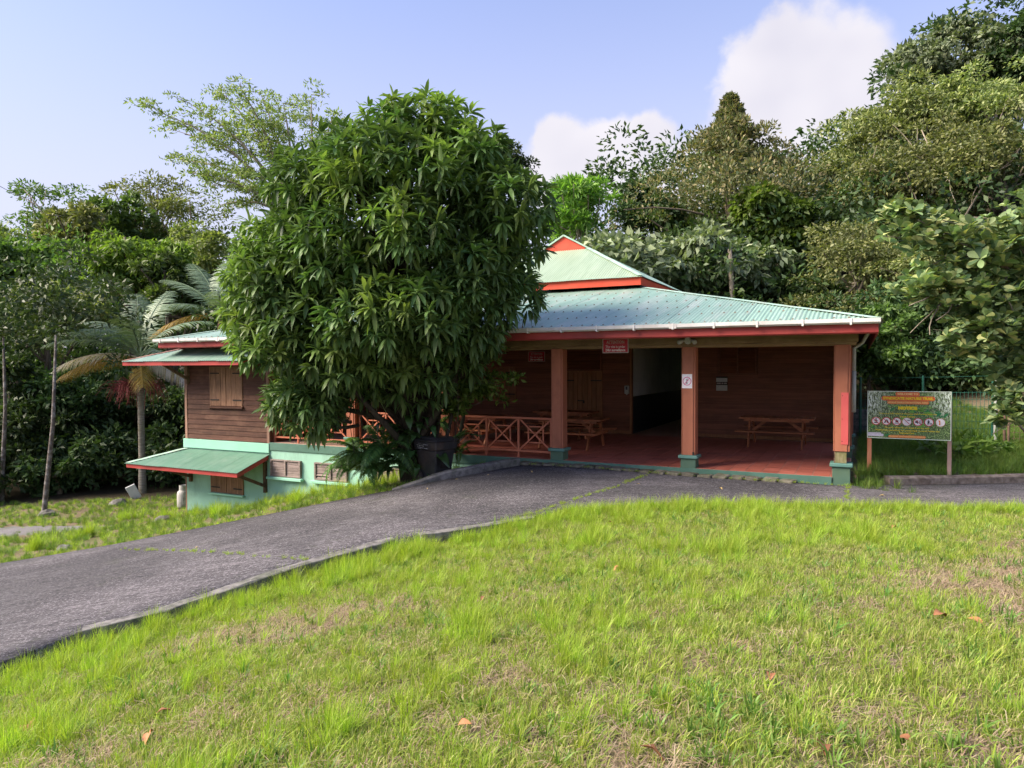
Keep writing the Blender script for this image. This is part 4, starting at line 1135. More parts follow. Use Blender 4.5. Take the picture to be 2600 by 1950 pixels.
def plaque(X, Y, Wd, Hh, mat):
    x, z = bxy(X, Y); return shape(face, 'plaque', [pill(x, z, Wd / 1795 * BWd, Hh / 1180 * BH)], -.0480, mat)
def btxt(body, X, Y, Wd, Hh, mat, bold=.0):
    x, z = bxy(X, Y); return text(face, 'lettering', body, x, -.0490, z, .06, mat, Wd / 1795 * BWd, bold=bold, height=Hh / 1180 * BH)
plaque(1050, 285, 520, 100, M['board_orange']); btxt('WELCOME TO', 1050, 285, 450, 50, M['board_cream'], .002)
plaque(1060, 395, 1150, 112, M['board_orange']); btxt('SYNDICATE NATURE TRAIL', 1060, 393, 1080, 68, M['board_yellow'], .003)
plaque(1060, 495, 900, 78, M['board_orange2']); btxt('MORNE DIABLOTIN NATIONAL PARK', 1060, 495, 850, 40, M['board_cream'], .001)
btxt('NOTICE', 1055, 630, 410, 85, M['board_yellow'], .006)
btxt('There is a 0.85 mile(1.4 km) loop trail starting from the', 1050, 775, 1240, 46, M['board_yellow'], .001)
btxt('Visitor Centre.', 1050, 838, 340, 42, M['board_yellow'], .001)
btxt('For your safety do not stray from the trail.', 1045, 1120, 960, 46, M['board_yellow'], .001)
btxt('Permits are mandatory for conducting research within the', 1050, 1188, 1370, 46, M['board_yellow'], .001)
btxt('National Park', 1045, 1245, 330, 42, M['board_yellow'], .001)
plaque(1045, 1335, 800, 62, M['board_orange2']); btxt('FORESTRY, WILDLIFE & PARKS DIVISION', 1045, 1335, 760, 34, M['board_cream'], .001)
x, z = bxy(365, 1310); shape(face, 'label_patch', [rect(x - .14, x + .14, z - .028, z + .022), rect(x - .14, x + .10, z + .024, z + .046)], -.0485, M['lavender'])
glyphs = [
    [[(-.2, .55), (.0, .65), (.2, .55), (.15, .3), (-.15, .3)], [(-.45, .1), (.0, .25), (.45, .1), (.2, -.05), (-.2, -.05)], [(-.5, -.5), (.5, -.5), (.35, -.2), (-.3, -.2)]],
    [[(-.55, -.4), (-.1, .45), (0, .3), (-.2, -.4)], [(.1, -.4), (.0, .45), (.15, .45), (.6, -.4)]],
    [[(-.35, -.2), (-.2, .3), (0, .6), (.05, .2), (.3, .4), (.35, -.2)], [(-.5, -.5), (.5, -.5), (.5, -.35), (-.5, -.35)]],
    [[(-.1, .45), (.75, .45), (.75, .3), (.25, .25)]],
    [[(-.6, .2), (-.35, .2), (0, .5), (0, -.5), (-.35, -.2), (-.6, -.2)], [(.2, .3), (.3, .35), (.4, 0), (.3, -.35), (.2, -.3), (.28, 0)], [(.5, .5), (.6, .5), (.7, 0), (.6, -.5), (.5, -.5), (.58, 0)]],
    [[(-.2, .6), (.0, .6), (.0, .4), (-.2, .4)], [(-.3, .35), (.15, .35), (.1, -.1), (.05, -.6), (-.1, -.6), (-.12, -.1), (-.25, -.6), (-.38, -.6), (-.3, -.1)], [(.25, -.2), (.6, -.2), (.52, -.6), (.32, -.6)]],
    [[(-.45, .55), (-.05, .5), (.0, -.6), (-.35, -.6), (-.25, .0)]]]
for k, X in enumerate((370, 598, 825, 1040, 1278, 1510, 1748)):
    x, z = bxy(X, 965); r = 100 / 1180 * BH
    d_ = disc(face, 'pictogram', x, -.0495, z, r, M['icon_red'] if k not in (3, 6) else M['board_orange2'])
    disc(d_, 'pictogram_field', x, -.0505, z, r * (.84 if k not in (3, 6) else .94), M['icon_white'])
    shape(d_, 'pictogram_glyph', [[(x + p_[0] * r, z + p_[1] * r) for p_ in g] for g in glyphs[k]], -.0515, M['board_orange2'] if k == 6 else M['ink'])
    if k < 5:
        q = r * .62; shape(d_, 'pictogram_slash', [[(x - q - .004, z + q - .004), (x - q + .004, z + q + .004), (x + q + .004, z - q + .004), (x + q - .004, z - q - .004)]], -.0525, M['icon_red'])

# ------------------------------------------------------------------ wheeled bin
bp_ = at(1106, 1200, 15.75); bz = -.47
bn = empty('wheeled_bin', (bp_.x, bp_.y, bz), R(-40))
def frustum(mb, x0, x1, y0, y1, z0, X0_, X1_, Y0_, Y1_, z1):
    return mb.add([(x0, y0, z0), (x1, y0, z0), (x1, y1, z0), (x0, y1, z0), (X0_, Y0_, z1), (X1_, Y0_, z1), (X1_, Y1_, z1), (X0_, Y1_, z1)],
                  ((3, 2, 1, 0), (4, 5, 6, 7), (0, 1, 5, 4), (1, 2, 6, 5), (2, 3, 7, 6), (3, 0, 4, 7)))
mb = MB(); frustum(mb, -.26, .24, -.24, .24, .08, -.33, .33, -.30, .30, .74)
body = mb.build('body', M['bin_black'], bn, .025)
mb = MB(); frustum(mb, -.355, .355, -.325, .325, .735, -.365, .365, -.335, .335, .93); mb.build('rim', M['bin_black'], bn, .02)
mb = MB(); frustum(mb, -.385, .40, -.35, .35, .931, -.36, .38, -.33, .33, .972); frustum(mb, -.30, .34, -.28, .28, .973, -.26, .30, -.24, .24, 1.02)
mb.build('lid', M['bin_black'], bn, .012)
MB().tube([(-.39, -.22, .93), (-.47, -.22, .97), (-.47, .22, .97), (-.39, .22, .93)], .018, 8).build('handle', M['bin_black'], bn)
for s in (-1, 1):
    wl = MB().tube([(-.25, s * .27, .13), (-.25, s * .335, .13)], .13, 22).build('wheel', M['bin_black'], bn)
    mb = MB()
    for k in range(8):
        t_ = k * math.pi / 4; mb.bar((-.25 + .02 * math.cos(t_), s * .34, .13 + .02 * math.sin(t_)), (-.25 + .10 * math.cos(t_), s * .34, .13 + .10 * math.sin(t_)), .012, .028, (0, 1, 0))
    mb.build('spokes', M['bin_dust'], wl)
mb = MB().box(.31, .345, -.10, .10, .45, .475).box(.285, .33, -.10, -.075, .42, .50).box(.285, .33, .075, .10, .42, .50).build('catch_bar', M['bin_black'], bn)
box('recess', M['iron'], bn, .27, .302, -.12, .12, .34, .62)
sm = []
for row, (zz, n_, x_) in enumerate(((.88, 13, .06), (.845, 10, .0), (.80, 15, .02), (.765, 5, .05))):
    for k in range(n_):
        x = -.24 + x_ + k * .024 + rr.uniform(-.004, .004); w_ = rr.uniform(.006, .015); h_ = rr.uniform(.008, .022)
        sm.append([(x, zz - h_ / 2 - k * .002), (x + w_, zz - h_ / 2 - k * .002 + rr.uniform(-.004, .004)), (x + w_ * .8, zz + h_ / 2 - k * .002), (x + w_ * .2, zz + h_ / 2 - k * .002)])
shape(body, 'stencilled_mark', sm, -.3455, M['white'])
tag(bn, 'black wheeled rubbish bin with smeared white stencil, standing under the mango tree', 'bin')

# ------------------------------------------------------------------ gas bottle, slab, rocks
gp = Vector((-10.72, 22.75, 0)); g = empty('gas_bottle', (gp.x, gp.y, gz(gp.x, gp.y)))
pr = [(0, .12), (.02, .17), (.08, .185), (.45, .185), (.54, .17), (.60, .11), (.63, .06)]
MB().tube([(0, 0, z) for z, r_ in pr], [r_ for z, r_ in pr], 20).build('cylinder', M['gas'], g, smooth=True)
MB().tube([(0, 0, .60), (0, 0, .76)], .115, 16, cap=False).build('collar', M['grey_white'], g, smooth=True)
MB().tube([(0, 0, .63), (0, 0, .70)], .03, 8).build('valve', M['iron'], g)
tag(g, 'scuffed white gas bottle standing at the left corner of the building', 'gas bottle')
q = at(348, 1250, 25.2); q.z = gz(q.x, q.y)
s = MB().box(-.16, .16, -.03, .03, 0, .55).build('leaning_slab', M['white_wall'], None, .01); s.location = q; s.rotation_euler = (R(12), R(-24), .4)
tag(s, 'pale slab leaning beside the foot of the palm trunk', 'slab')
def rock(name, loc, r, seed, label):
    bm = bmesh.new(); bmesh.ops.create_icosphere(bm, subdivisions=2, radius=1); rr2 = random.Random(seed)
    for v_ in bm.verts: v_.co = Vector((v_.co.x * r * rr2.uniform(.85, 1.15), v_.co.y * r * rr2.uniform(.85, 1.15), v_.co.z * r * .6 * rr2.uniform(.8, 1.2)))
    me = bpy.data.meshes.new(name); bm.to_mesh(me); bm.free()
    o = link(name, me, M['rock']); o.location = loc; return tag(o, label, 'rock')
for i, (px, py, y, r, lab) in enumerate(((418, 1285, 19.5, .24, 'dark rock beside a grass tuft in the lower yard'), (165, 1380, 14.6, .16, 'small grey stone in the grass left of the driveway'), (300, 1275, 24, .3, 'low mossy rock at the forest edge left of the palm'), (120, 1310, 22.2, .25, 'mossy rock at the foot of the leaning slender trunk'))):
    q = at(px, py, y); rock('rock', (q.x, q.y, gz(q.x, q.y) + r * .15), r, i, lab)

# ------------------------------------------------------------------ fence and gate beyond the board
def fence(p, q, h, n_post, label, mat, top_wire=True, name='mesh_fence', post_h=.45, sp=.09):
    p, q = Vector(p), Vector(q); L_ = (q - p).length; d = (q - p).normalized()
    f = empty(name, (p.x, p.y, gz(p.x, p.y)), math.atan2(d.y, d.x))
    dz = gz(q.x, q.y) - gz(p.x, p.y)
    for i in range(n_post):
        x = L_ * i / (n_post - 1); MB().tube([(x, 0, -.3 + dz * x / L_), (x, 0, h + post_h + dz * x / L_)], .03, 8).build('post', mat, f)
    mb = MB(); n = int(L_ / sp)
    for i in range(n + 1):
        x = L_ * i / n; mb.bar((x, .032, .02 + dz * x / L_), (x, .032, h + dz * x / L_), .009, .009)
    for k in range(8):
        z_ = .04 + (h - .06) * k / 7; mb.bar((0, .038, z_), (L_, .038, z_ + dz), .009, .009)
    if top_wire: mb.bar((0, .03, h + post_h * .9), (L_, .03, h + post_h * .9 + dz), .008, .008)
    mb.build('wire_mesh', mat, f); return tag(f, label, 'fence')
fence((8.9, 21.4, 0), (12.5, 18.25, 0), 1.40, 4, 'green welded-mesh fence running behind the trail notice board', M['fence_green'])
fence((12.75, 18.0, 0), (14.9, 16.9, 0), 1.12, 4, 'rusty mesh gate beneath the round-leaved tree at the right edge', M['rusty'], False, 'mesh_gate', .05, .12)
for i, (x, y, h) in enumerate(((12.55, 18.2, 2.0), (12.68, 18.05, 1.8))):
    o = MB().tube([(0, 0, -.3), (0, 0, h)], .045 if i == 0 else .035, 10).build('gate_post', M['pipe_grey'] if i == 0 else M['rusty'])
    o.location = (x, y, gz(x, y)); tag(o, ('thick grey pipe gate post at the end of the green fence', 'thin rusty gate post next to the grey pipe post')[i], 'post')
wq = Wp(-.95, 8.6)
o = MB().box(-.75, .75, -.1, .1, -.3, .75).build('low_wall', M['concrete'], None, .01); o.location = (wq.x, wq.y, gz(wq.x, wq.y)); o.rotation_euler = (0, 0, -TH)
tag(o, 'low stained concrete wall between the building corner and the fence', 'wall')

# ------------------------------------------------------------------ foliage tools
def unit(a): return a / (np.linalg.norm(a, axis=-1, keepdims=True) + 1e-9)
def rdirs(rng, n): return unit(rng.normal(size=(n, 3)))
def leaf_quads(C, A, N, Ln, Wd, fold=.2, tip=.15):
    A = unit(A); S = unit(np.cross(A, N)); N2 = np.cross(S, A)
    Ln = np.asarray(Ln)[:, None]; Wd = np.asarray(Wd)[:, None]
    v0 = C; v1 = C + A * Ln * .45 + S * Wd * .5 + N2 * Wd * fold; v2 = C + A * Ln - N2 * Ln * tip; v3 = C + A * Ln * .45 - S * Wd * .5 + N2 * Wd * fold
    V_ = np.stack([v0, v1, v2, v3], 1).reshape(-1, 3)
    return V_, np.arange(len(V_)).reshape(-1, 4)
def clump_leaves(rng, C, Rr, per, L_, W_, flat=.7, droop=.25, spread=.35):
    """leaves over the outer part of soft clumps; C (n,3) centres, Rr (n,) radii"""
    n = len(C) * per
    idx = np.repeat(np.arange(len(C)), per)
    d = rdirs(rng, n); d[:, 2] = np.where(rng.random(n) < .72, np.abs(d[:, 2]), d[:, 2])
    rad = Rr[idx] * (.45 + .6 * rng.random(n) ** .6)
    P = C[idx] + d * rad[:, None] * np.array([1, 1, flat])
    A = unit(d * .8 + rng.normal(size=(n, 3)) * spread + np.array([0, 0, -droop]))
    N = unit(d * .6 + rng.normal(size=(n, 3)) * .6 + np.array([0, 0, .45]))
    s = .7 + .6 * rng.random(n)
    return leaf_quads(P, A, N, L_ * s, W_ * s)
def env_clumps(rng, n, Rx, Rz, kind, rc):
    """clump centres relative to the crown's middle"""
    if kind == 'cone':
        h = rng.random(n) ** 1.1; rad = Rx * (1 - h) ** 1.2 * (.25 + .75 * rng.random(n) ** .6) * rng.uniform(.7, 1.2, n) + .05
        t_ = rng.random(n) * 6.283
        C = np.stack([rad * np.cos(t_), rad * np.sin(t_), (h * 2 - 1) * Rz], 1); Rr = rc * (1.1 - .85 * h) * (.65 + .5 * rng.random(n))
    elif kind == 'layer':
        lv = rng.integers(0, 5, n) / 4; rad = Rx * (.25 + .75 * rng.random(n) ** .6) * (1 - .35 * lv ** 2)
        t_ = rng.random(n) * 6.283
        C = np.stack([rad * np.cos(t_), rad * np.sin(t_), (lv * 2 - 1) * Rz * .9 + .12 * rad - .1 * Rx + rng.normal(size=n) * .25], 1); Rr = rc * (.7 + .6 * rng.random(n))
    else:
        m = int(rng.integers(6, 10)); sd = rdirs(rng, m); sd[:, 2] = sd[:, 2] * .8 + .25
        sc_ = sd * (rng.uniform(.35, .85, (m, 1))) * np.array([Rx, Rx, Rz]); sr = rng.uniform(.28, .6, m) * min(Rx, Rz * 1.3)
        k = rng.integers(0, m, n); d = rdirs(rng, n); d[:, 2] = np.where(rng.random(n) < .75, np.abs(d[:, 2]), d[:, 2])
        C = sc_[k] + d * (sr[k] * (.55 + .45 * rng.random(n) ** .5))[:, None] * np.array([1, 1, .75])
        st = rng.random(n) < .14; C[st] = d[st] * np.array([Rx, Rx, Rz]) * rng.uniform(.7, 1.08, (st.sum(), 1))
        Rr = rc * (.40 + .65 * rng.random(n) ** 1.5)
    return C, Rr
def limb(mb, p, q, r0, r1, rng, n=5, sag=.12, sides=6):
    p, q = Vector(p), Vector(q); L_ = (q - p).length; pts = []
    off = Vector(rng.normal(size=3)) * L_ * .07
    for i in range(n + 1):
        t_ = i / n; w = p.lerp(q, t_) + off * math.sin(math.pi * t_) + Vector((0, 0, -sag * L_ * math.sin(math.pi * t_) * (1 - t_)))
        pts.append(w)
    mb.tube(pts, [r0 + (r1 - r0) * i / n for i in range(n + 1)], sides, cap=False)
TREE_N = [0]
def tree(px, ytop, dist, wpx, label, mat, ybot=None, kind='round', n=70, per=95, L_=.3, W_=.14, flat=.65, droop=.25, rc=None, bark='bark', trunk_r=.18,
         name='forest_tree', limbs=12, group='forest trees', lean=0., spread=.35, twigs=0, deep=None):
    TREE_N[0] += 1; rng = np.random.default_rng(100 + TREE_N[0])
    top = at(px, ytop, dist); x, y = top.x, dist; z0 = gz(x, y)
    Rx = wpx / 2 / 1783.35 * dist
    bot = at(px, ybot, dist).z if ybot else z0 + (top.z - z0) * .35
    zc = (top.z + bot) / 2; Rz = (top.z - bot) / 2
    root = empty(name, (x, y, z0)); tag(root, label, 'tree', group)
    rc = rc or max(.5, Rx * .27)
    C, Rr = env_clumps(rng, n, Rx - rc * .5, max(.5, Rz - rc * .4), kind, rc)
    if deep: C[:, 1] *= deep
    C = C + np.array([0, 0, zc - z0])
    V_, F_ = clump_leaves(rng, C, Rr, per, L_, W_, flat, droop, spread)
    link('crown', np_mesh('crown', V_, F_), mat, root)
    mb = MB(); th = max(zc - z0, 1.); bend = Vector((lean * th, 0, 0)) + Vector(rng.normal(size=3) * np.array([.25, .25, 0]))
    tp = [Vector((-lean * th, 0, -.4)) * (1 if lean else 0) + Vector((0, 0, -.4 if not lean else 0))] + [Vector((bend.x * f * f - (lean * th), bend.y * f * f, th * f)) for f in (.15, .35, .55, .75, 1., 1.2)]
    tr = [trunk_r * f for f in (1.35, 1.1, 1., .88, .75, .6, .35)]
    mb.tube(tp, tr, 9)
    order = rng.permutation(len(C))[:limbs]
    for k in order:
        f = rng.uniform(.5, 1.05); s = Vector((bend.x * f * f - lean * th, bend.y * f * f, th * f))
        q = Vector(C[k]); s.z = min(s.z, q.z - .2) if q.z > th * .5 else s.z
        limb(mb, s, q, trunk_r * .42, .03, rng)
        for _ in range(twigs):
            w = q + Vector(rng.normal(size=3)) * rc * .8; limb(mb, q, w, .03, .012, rng, 3)
    mb.build('trunk', M[bark], root, smooth=True)
    return root

# ------------------------------------------------------------------ forest: left side
FG = 'forest trees on the left'
tree(40, 575, 36, 330, 'broad dark-green tree at the left edge of the picture', L['mid'], 900, n=90, per=110, group=FG, W_=.15)
tree(185, 520, 40, 250, 'olive-topped tree with bare twigs rising behind the dark tree at the left edge', L['olive'], 800, n=70, per=100, group=FG, twigs=2, L_=.32)
tree(305, 480, 44, 250, 'tall rounded tree on the left skyline above the palm', L['mid'], 780, n=70, per=100, group=FG, L_=.34, W_=.16)
tree(335, 590, 34, 290, 'fresh bright-green tree above the palm crown', L['bright'], 800, n=80, per=110, group=FG, L_=.30, W_=.11, droop=.5)
tree(120, 690, 31, 330, 'brownish-green tree behind the leaning slender trunk', L['olive'], 960, n=80, per=105, group=FG, L_=.26, W_=.1)
tree(480, 500, 46, 260, 'airy pale tree against the sky left of the feathery tree', L['pale'], 800, 'layer', n=70, per=70, L_=.3, W_=.1, group=FG, rc=1.1, flat=.4, bark='bark_pale', limbs=20)
def feathery():
    d0 = 41.; rng = np.random.default_rng(500); base = at(770, 760, d0); z0 = gz(base.x, base.y)
    root = empty('feathery_tree', (base.x, base.y, z0)); o_ = Vector((base.x, base.y, z0)); tag(root, 'tall feathery spreading tree rising behind the mango at its upper left', 'tree', FG)
    fork = [at(770, 600, d0) - o_, at(740, 520, d0) - o_, at(800, 480, d0) - o_]
    mb = MB(); mb.tube([(0, 0, -.3), (0, 0, 2), fork[0] * .9, fork[1]], [.34, .28, .22, .15], 9); mb.tube([fork[0] * .9, fork[2]], [.18, .12], 8)
    C, Rr = [], []
    tips = [(400, 282, -1), (440, 330, 1), (480, 262, 0), (560, 232, 2), (610, 222, -2), (660, 235, 1), (720, 262, -1), (790, 240, 2), (850, 285, 0), (450, 405, 2), (490, 440, -2), (540, 470, 1), (600, 420, -1), (690, 340, 0), (830, 370, -2), (540, 320, 1), (630, 300, -1), (900, 330, 1), (560, 520, 2), (650, 500, 0)]
    for k, (px, py, dy) in enumerate(tips):
        e = at(px, py, d0 + dy * 1.2) - o_; s_ = fork[1] if px < 760 else fork[2]
        s_ = fork[0].lerp(s_, rng.uniform(.4, 1.)); mid = s_.lerp(e, .5) + Vector((0, 0, (e - s_).length * .10))
        pts_ = [s_, s_.lerp(mid, .5) + Vector((0, 0, .1)), mid, mid.lerp(e, .5) + Vector((0, 0, .15)), e]; mb.tube(pts_, [.10, .085, .06, .04, .015], 6, cap=False)
        for q in range(16):
            f = .42 + .6 * q / 15; b_ = mid.lerp(e, min(1, (f - .5) * 2)) if f > .5 else s_.lerp(mid, f * 2)
            c_ = b_ + Vector((rng.normal() * .55, rng.normal() * .9, rng.normal() * .16 + .15)); C.append(tuple(c_)); Rr.append(rng.uniform(.3, .7))
            if q % 3 == 0: limb(mb, b_, c_, .025, .008, rng, 4, 0.)
    mb.build('trunk', M['bark_pale'], root, smooth=True)
    V_, F_ = clump_leaves(rng, np.array(C), np.array(Rr), 44, .24, .08, .26, .05, .5); link('crown', np_mesh('crown', V_, F_), L['pale'], root)
feathery()
tree(560, 570, 38, 260, 'yellow-green tree between the second palm and the mango', L['pale'], 850, n=70, per=100, group=FG, L_=.28, W_=.11)
tree(700, 560, 37, 240, 'green tree half hidden behind the left side of the mango', L['mid'], 860, n=60, per=100, group=FG)
tree(440, 640, 33, 200, 'mid-green tree right behind the tilted palm fronds', L['mid'], 900, n=60, per=100, group=FG, L_=.26, W_=.1)
tree(375, 452, 47, 290, 'airy pale tree on the left skyline between the rounded tree and the feathery tree', L['pale'], 760, 'layer', n=80, per=75, L_=.28, W_=.1, rc=1.1, flat=.4, group=FG, bark='bark_pale', limbs=20)
tree(140, 470, 46, 260, 'airy green tree top behind the bare twigs on the left skyline', L['mid'], 760, 'layer', n=70, per=75, L_=.28, W_=.11, rc=1.1, flat=.45, group=FG, bark='bark_pale', limbs=18)
tree(-20, 540, 42, 220, 'pale tree top above the broad dark tree at the left edge', L['pale'], 780, n=60, per=90, L_=.28, W_=.11, group=FG)
tree(-90, 700, 30, 300, 'dark tree cut by the left edge of the picture', L['dark'], 1000, n=70, per=110, group=FG)
# darker understorey trees below
UG = 'small understorey trees on the left'
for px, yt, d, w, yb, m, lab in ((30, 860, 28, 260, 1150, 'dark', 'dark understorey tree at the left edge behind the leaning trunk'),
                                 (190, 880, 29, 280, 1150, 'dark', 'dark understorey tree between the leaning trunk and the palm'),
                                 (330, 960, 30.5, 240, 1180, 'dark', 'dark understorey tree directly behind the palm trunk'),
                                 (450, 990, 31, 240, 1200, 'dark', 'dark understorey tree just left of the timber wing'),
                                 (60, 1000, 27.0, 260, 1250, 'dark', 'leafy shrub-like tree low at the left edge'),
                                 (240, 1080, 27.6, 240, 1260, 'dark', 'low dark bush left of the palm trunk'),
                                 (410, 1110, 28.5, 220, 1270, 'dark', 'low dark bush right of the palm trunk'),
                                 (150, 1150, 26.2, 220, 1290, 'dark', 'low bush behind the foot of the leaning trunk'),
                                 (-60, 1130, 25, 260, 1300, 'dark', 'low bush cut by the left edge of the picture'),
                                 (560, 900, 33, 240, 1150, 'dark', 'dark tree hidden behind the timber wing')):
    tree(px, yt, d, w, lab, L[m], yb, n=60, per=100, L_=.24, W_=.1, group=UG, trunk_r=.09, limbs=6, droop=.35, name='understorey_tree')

# ------------------------------------------------------------------ forest: behind the roof and on the right
RG = 'forest trees on the right'
tree(1270, 305, 50, 190, 'dark tree top showing above the right shoulder of the mango', L['dark'], 560, n=70, per=130, L_=.27, W_=.14, group=RG)
tree(1010, 262, 48, 160, 'twiggy tree top just above the mango', L['pale'], 520, n=26, per=50, L_=.3, W_=.1, group=RG)
tree(1490, 410, 39, 230, 'bright slender-stemmed tree just right of the mango above the roof', L['bright'], 680, n=60, per=85, L_=.42, W_=.11, group=RG, bark='bark_pale', limbs=26, droop=.1, trunk_r=.12)
tree(1655, 410, 47, 190, 'dark tree between the bright slender tree and the brown conical tree', L['dark'], 700, n=70, per=130, L_=.27, W_=.14, group=RG)
tree(1855, 232, 44, 640, 'tall brownish-green conical tree rising in front of the cloud', L['brown'], 580, 'cone', n=230, per=72, L_=.27, W_=.11, group=RG, rc=1.15, flat=.8, droop=-.3, name='conical_tree', trunk_r=.24, spread=.45)
tree(1850, 260, 46.5, 470, 'grey-green spire tree behind the brown conical tree', L['mid'], 640, 'cone', n=120, per=90, L_=.28, W_=.1, group=RG, rc=1.1, droop=-.5)
tree(1570, 590, 36, 240, 'large-leaved umbrella-like tree behind the upper roof', L['greyg'], 800, 'layer', n=60, per=60, L_=.52, W_=.26, group=RG, rc=1.0, flat=.35, bark='bark_pale', limbs=22, droop=.3)
tree(1780, 560, 38, 360, 'broad grey-green tree with drooping leaves above the roof', L['greyg'], 860, n=90, per=95, L_=.5, W_=.25, group=RG, droop=.75)
tree(1975, 470, 40, 220, 'vine-covered fresh-green tree right of the brown conical tree', L['bright'], 680, n=60, per=90, L_=.42, W_=.22, group=RG, droop=.7)
tree(1960, 610, 42, 330, 'shadowy dark tree in the hollow behind the roof', L['dark'], 960, n=90, per=100, L_=.34, W_=.17, group=RG)
tree(2080, 680, 36, 260, 'dark tree right above the roof corner', L['dark'], 980, n=70, per=100, L_=.3, W_=.15, group=RG)
tree(2200, 300, 46, 270, 'olive tree on the skyline at the foot of the steep slope', L['olive'], 640, n=80, per=140, L_=.25, W_=.105, group=RG, twigs=1)
tree(2420, 40, 52, 340, 'dark broad-leaved tree high on the slope with sky on its left', L['greyg'], 420, n=95, per=130, L_=.38, W_=.2, group=RG, droop=.55)
tree(2620, -60, 50, 330, 'tall dark tree in the top right corner', L['dark'], 380, n=90, per=105, L_=.36, W_=.18, group=RG)
tree(2330, 290, 40, 420, 'large sunlit olive tree on the slope at the right', L['olive'], 700, n=120, per=145, L_=.235, W_=.095, group=RG, bark='bark_pale', limbs=26, trunk_r=.2, twigs=1)
tree(2560, 240, 38, 360, 'sunlit olive tree at the right edge below the tall dark tree', L['olive'], 640, n=110, per=145, L_=.235, W_=.10, group=RG, bark='bark_pale', limbs=22, twigs=1)
tree(2170, 560, 34, 330, 'layered olive tree spreading behind the roof corner', L['olive'], 860, 'layer', n=75, per=145, L_=.21, W_=.085, group=RG, rc=1.0, flat=.4, bark='bark_pale', limbs=24)
tree(2400, 560, 31, 340, 'leafy olive tree behind the round-leaved tree', L['olive'], 900, n=100, per=150, L_=.19, W_=.08, group=RG, bark='bark_pale', limbs=20)
tree(2590, 620, 28, 260, 'bright leafy tree at the right edge behind the round-leaved tree', L['mid'], 1000, n=80, per=150, L_=.19, W_=.08, group=RG)
tree(2310, 190, 45, 330, 'olive tree on the upper slope below the dark broad-leaved tree', L['olive'], 520, n=95, per=140, L_=.25, W_=.105, group=RG, bark='bark_pale', limbs=16)
tree(2520, 140, 43, 330, 'olive tree high on the slope near the right edge', L['olive'], 500, n=95, per=140, L_=.25, W_=.105, group=RG, bark='bark_pale', limbs=16)
BG = 'bushes beyond the fence'
for px, yt, d, w, yb, m, lab in ((2210, 760, 27, 220, 1075, 'mid', 'bush beyond the fence just right of the roof corner'),
                                 (2330, 840, 28, 260, 1065, 'mid', 'bush beyond the fence straight above the notice board'),
                                 (2450, 870, 27, 250, 1065, 'olive', 'bush beyond the fence right of the notice board'),
                                 (2570, 900, 26.5, 240, 1070, 'mid', 'bush beyond the rusty gate'),
                                 (2140, 800, 30, 200, 1060, 'dark', 'dark bush behind the corner pillar'),
                                 (2280, 700, 30, 240, 980, 'dark', 'dark tall bush behind the bushes at the fence'),
                                 (2470, 740, 29, 240, 980, 'dark', 'dark tall bush behind the round-leaved branches')):
    tree(px, yt, d, w, lab, L[m], yb, n=60, per=100, L_=.22, W_=.1, group=BG, trunk_r=.07, limbs=6, droop=.35, name='bush')
# bare broken trunk standing above the roof
q = at(1860, 765, 35); tq = at(1853, 632, 35); z0 = gz(q.x, q.y)
s = empty('dead_trunk', (q.x, q.y, z0))
MB().tube([(0, 0, -.3), (0, 0, q.z - z0), ((tq.x - q.x) * .5, 0, (q.z + tq.z) / 2 - z0), (tq.x - q.x, 0, tq.z - z0)], [.2, .13, .12, .10], 9).build('trunk', M['bark_pale'], s, smooth=True)
rng = np.random.default_rng(77)
V_, F_ = clump_leaves(rng, np.array([[0, -.1, q.z - z0 + .1], [-.05, -.1, (q.z + tq.z) / 2 - z0 + .4]]), np.array([.3, .2]), 30, .4, .06)
link('bromeliad', np_mesh('bromeliad', V_, F_), L['bright'], s)
tag(s, 'bare broken pale trunk with tufts, standing above the veranda roof', 'tree')
# pale bare branches at the far right slope
def stem(px0, py0, px1, py1, d, r, label, bark='bark_pale', fork=3, seed=0, name='bare_stem'):
    rng = np.random.default_rng(seed); p, q = at(px0, py0, d), at(px1, py1, d)
    z0 = gz(p.x, p.y); s = empty(name, (p.x, p.y, z0)); mb = MB()
    a_ = Vector((0, 0, -.3)); b_ = p - Vector((p.x, p.y, z0)); c_ = q - Vector((p.x, p.y, z0))
    mb.tube([a_, b_, b_.lerp(c_, .5) + Vector((.1, 0, 0)), c_], [r * 1.3, r, r * .75, r * .35], 8)
    for k in range(fork):
        f = .3 + .5 * k / max(1, fork); st = b_.lerp(c_, f); e = c_ + Vector(rng.normal(size=3)) * (c_ - b_).length * .35; limb(mb, st, e, r * .45, .015, rng, 5)
    mb.build('trunk', M[bark], s, smooth=True)
    if name == 'slender_trunk':
        C = np.array(c_) + rng.normal(size=(26, 3)) * np.array([1.3, 1.0, .9]) + np.array([.2, .6, .9]); V_, F_ = clump_leaves(rng, C, np.full(26, .55), 80, .22, .09); link('crown', np_mesh('crown', V_, F_), L['dark'], s)
    return tag(s, label, 'tree')
stem(2430, 560, 2340, 330, 38.5, .07, 'pale forked bare stem on the right slope above the round-leaved tree', seed=1)
stem(2440, 565, 2530, 400, 36.5, .06, 'thin pale stem leaning right beside the forked bare stem', seed=2, fork=2)
stem(112, 1300, 142, 850, 22.8, .085, 'slender lichen-spotted trunk leaning right in front of the left forest', 'bark_lichen', 0, 3, 'slender_trunk')
stem(5, 1240, 8, 840, 25, .08, 'slender grey trunk at the very left edge', 'bark_lichen', 0, 4, 'slender_trunk')
stem(120, 560, 60, 480, 39, .035, 'bare dead branches on the left skyline', seed=6, fork=5)

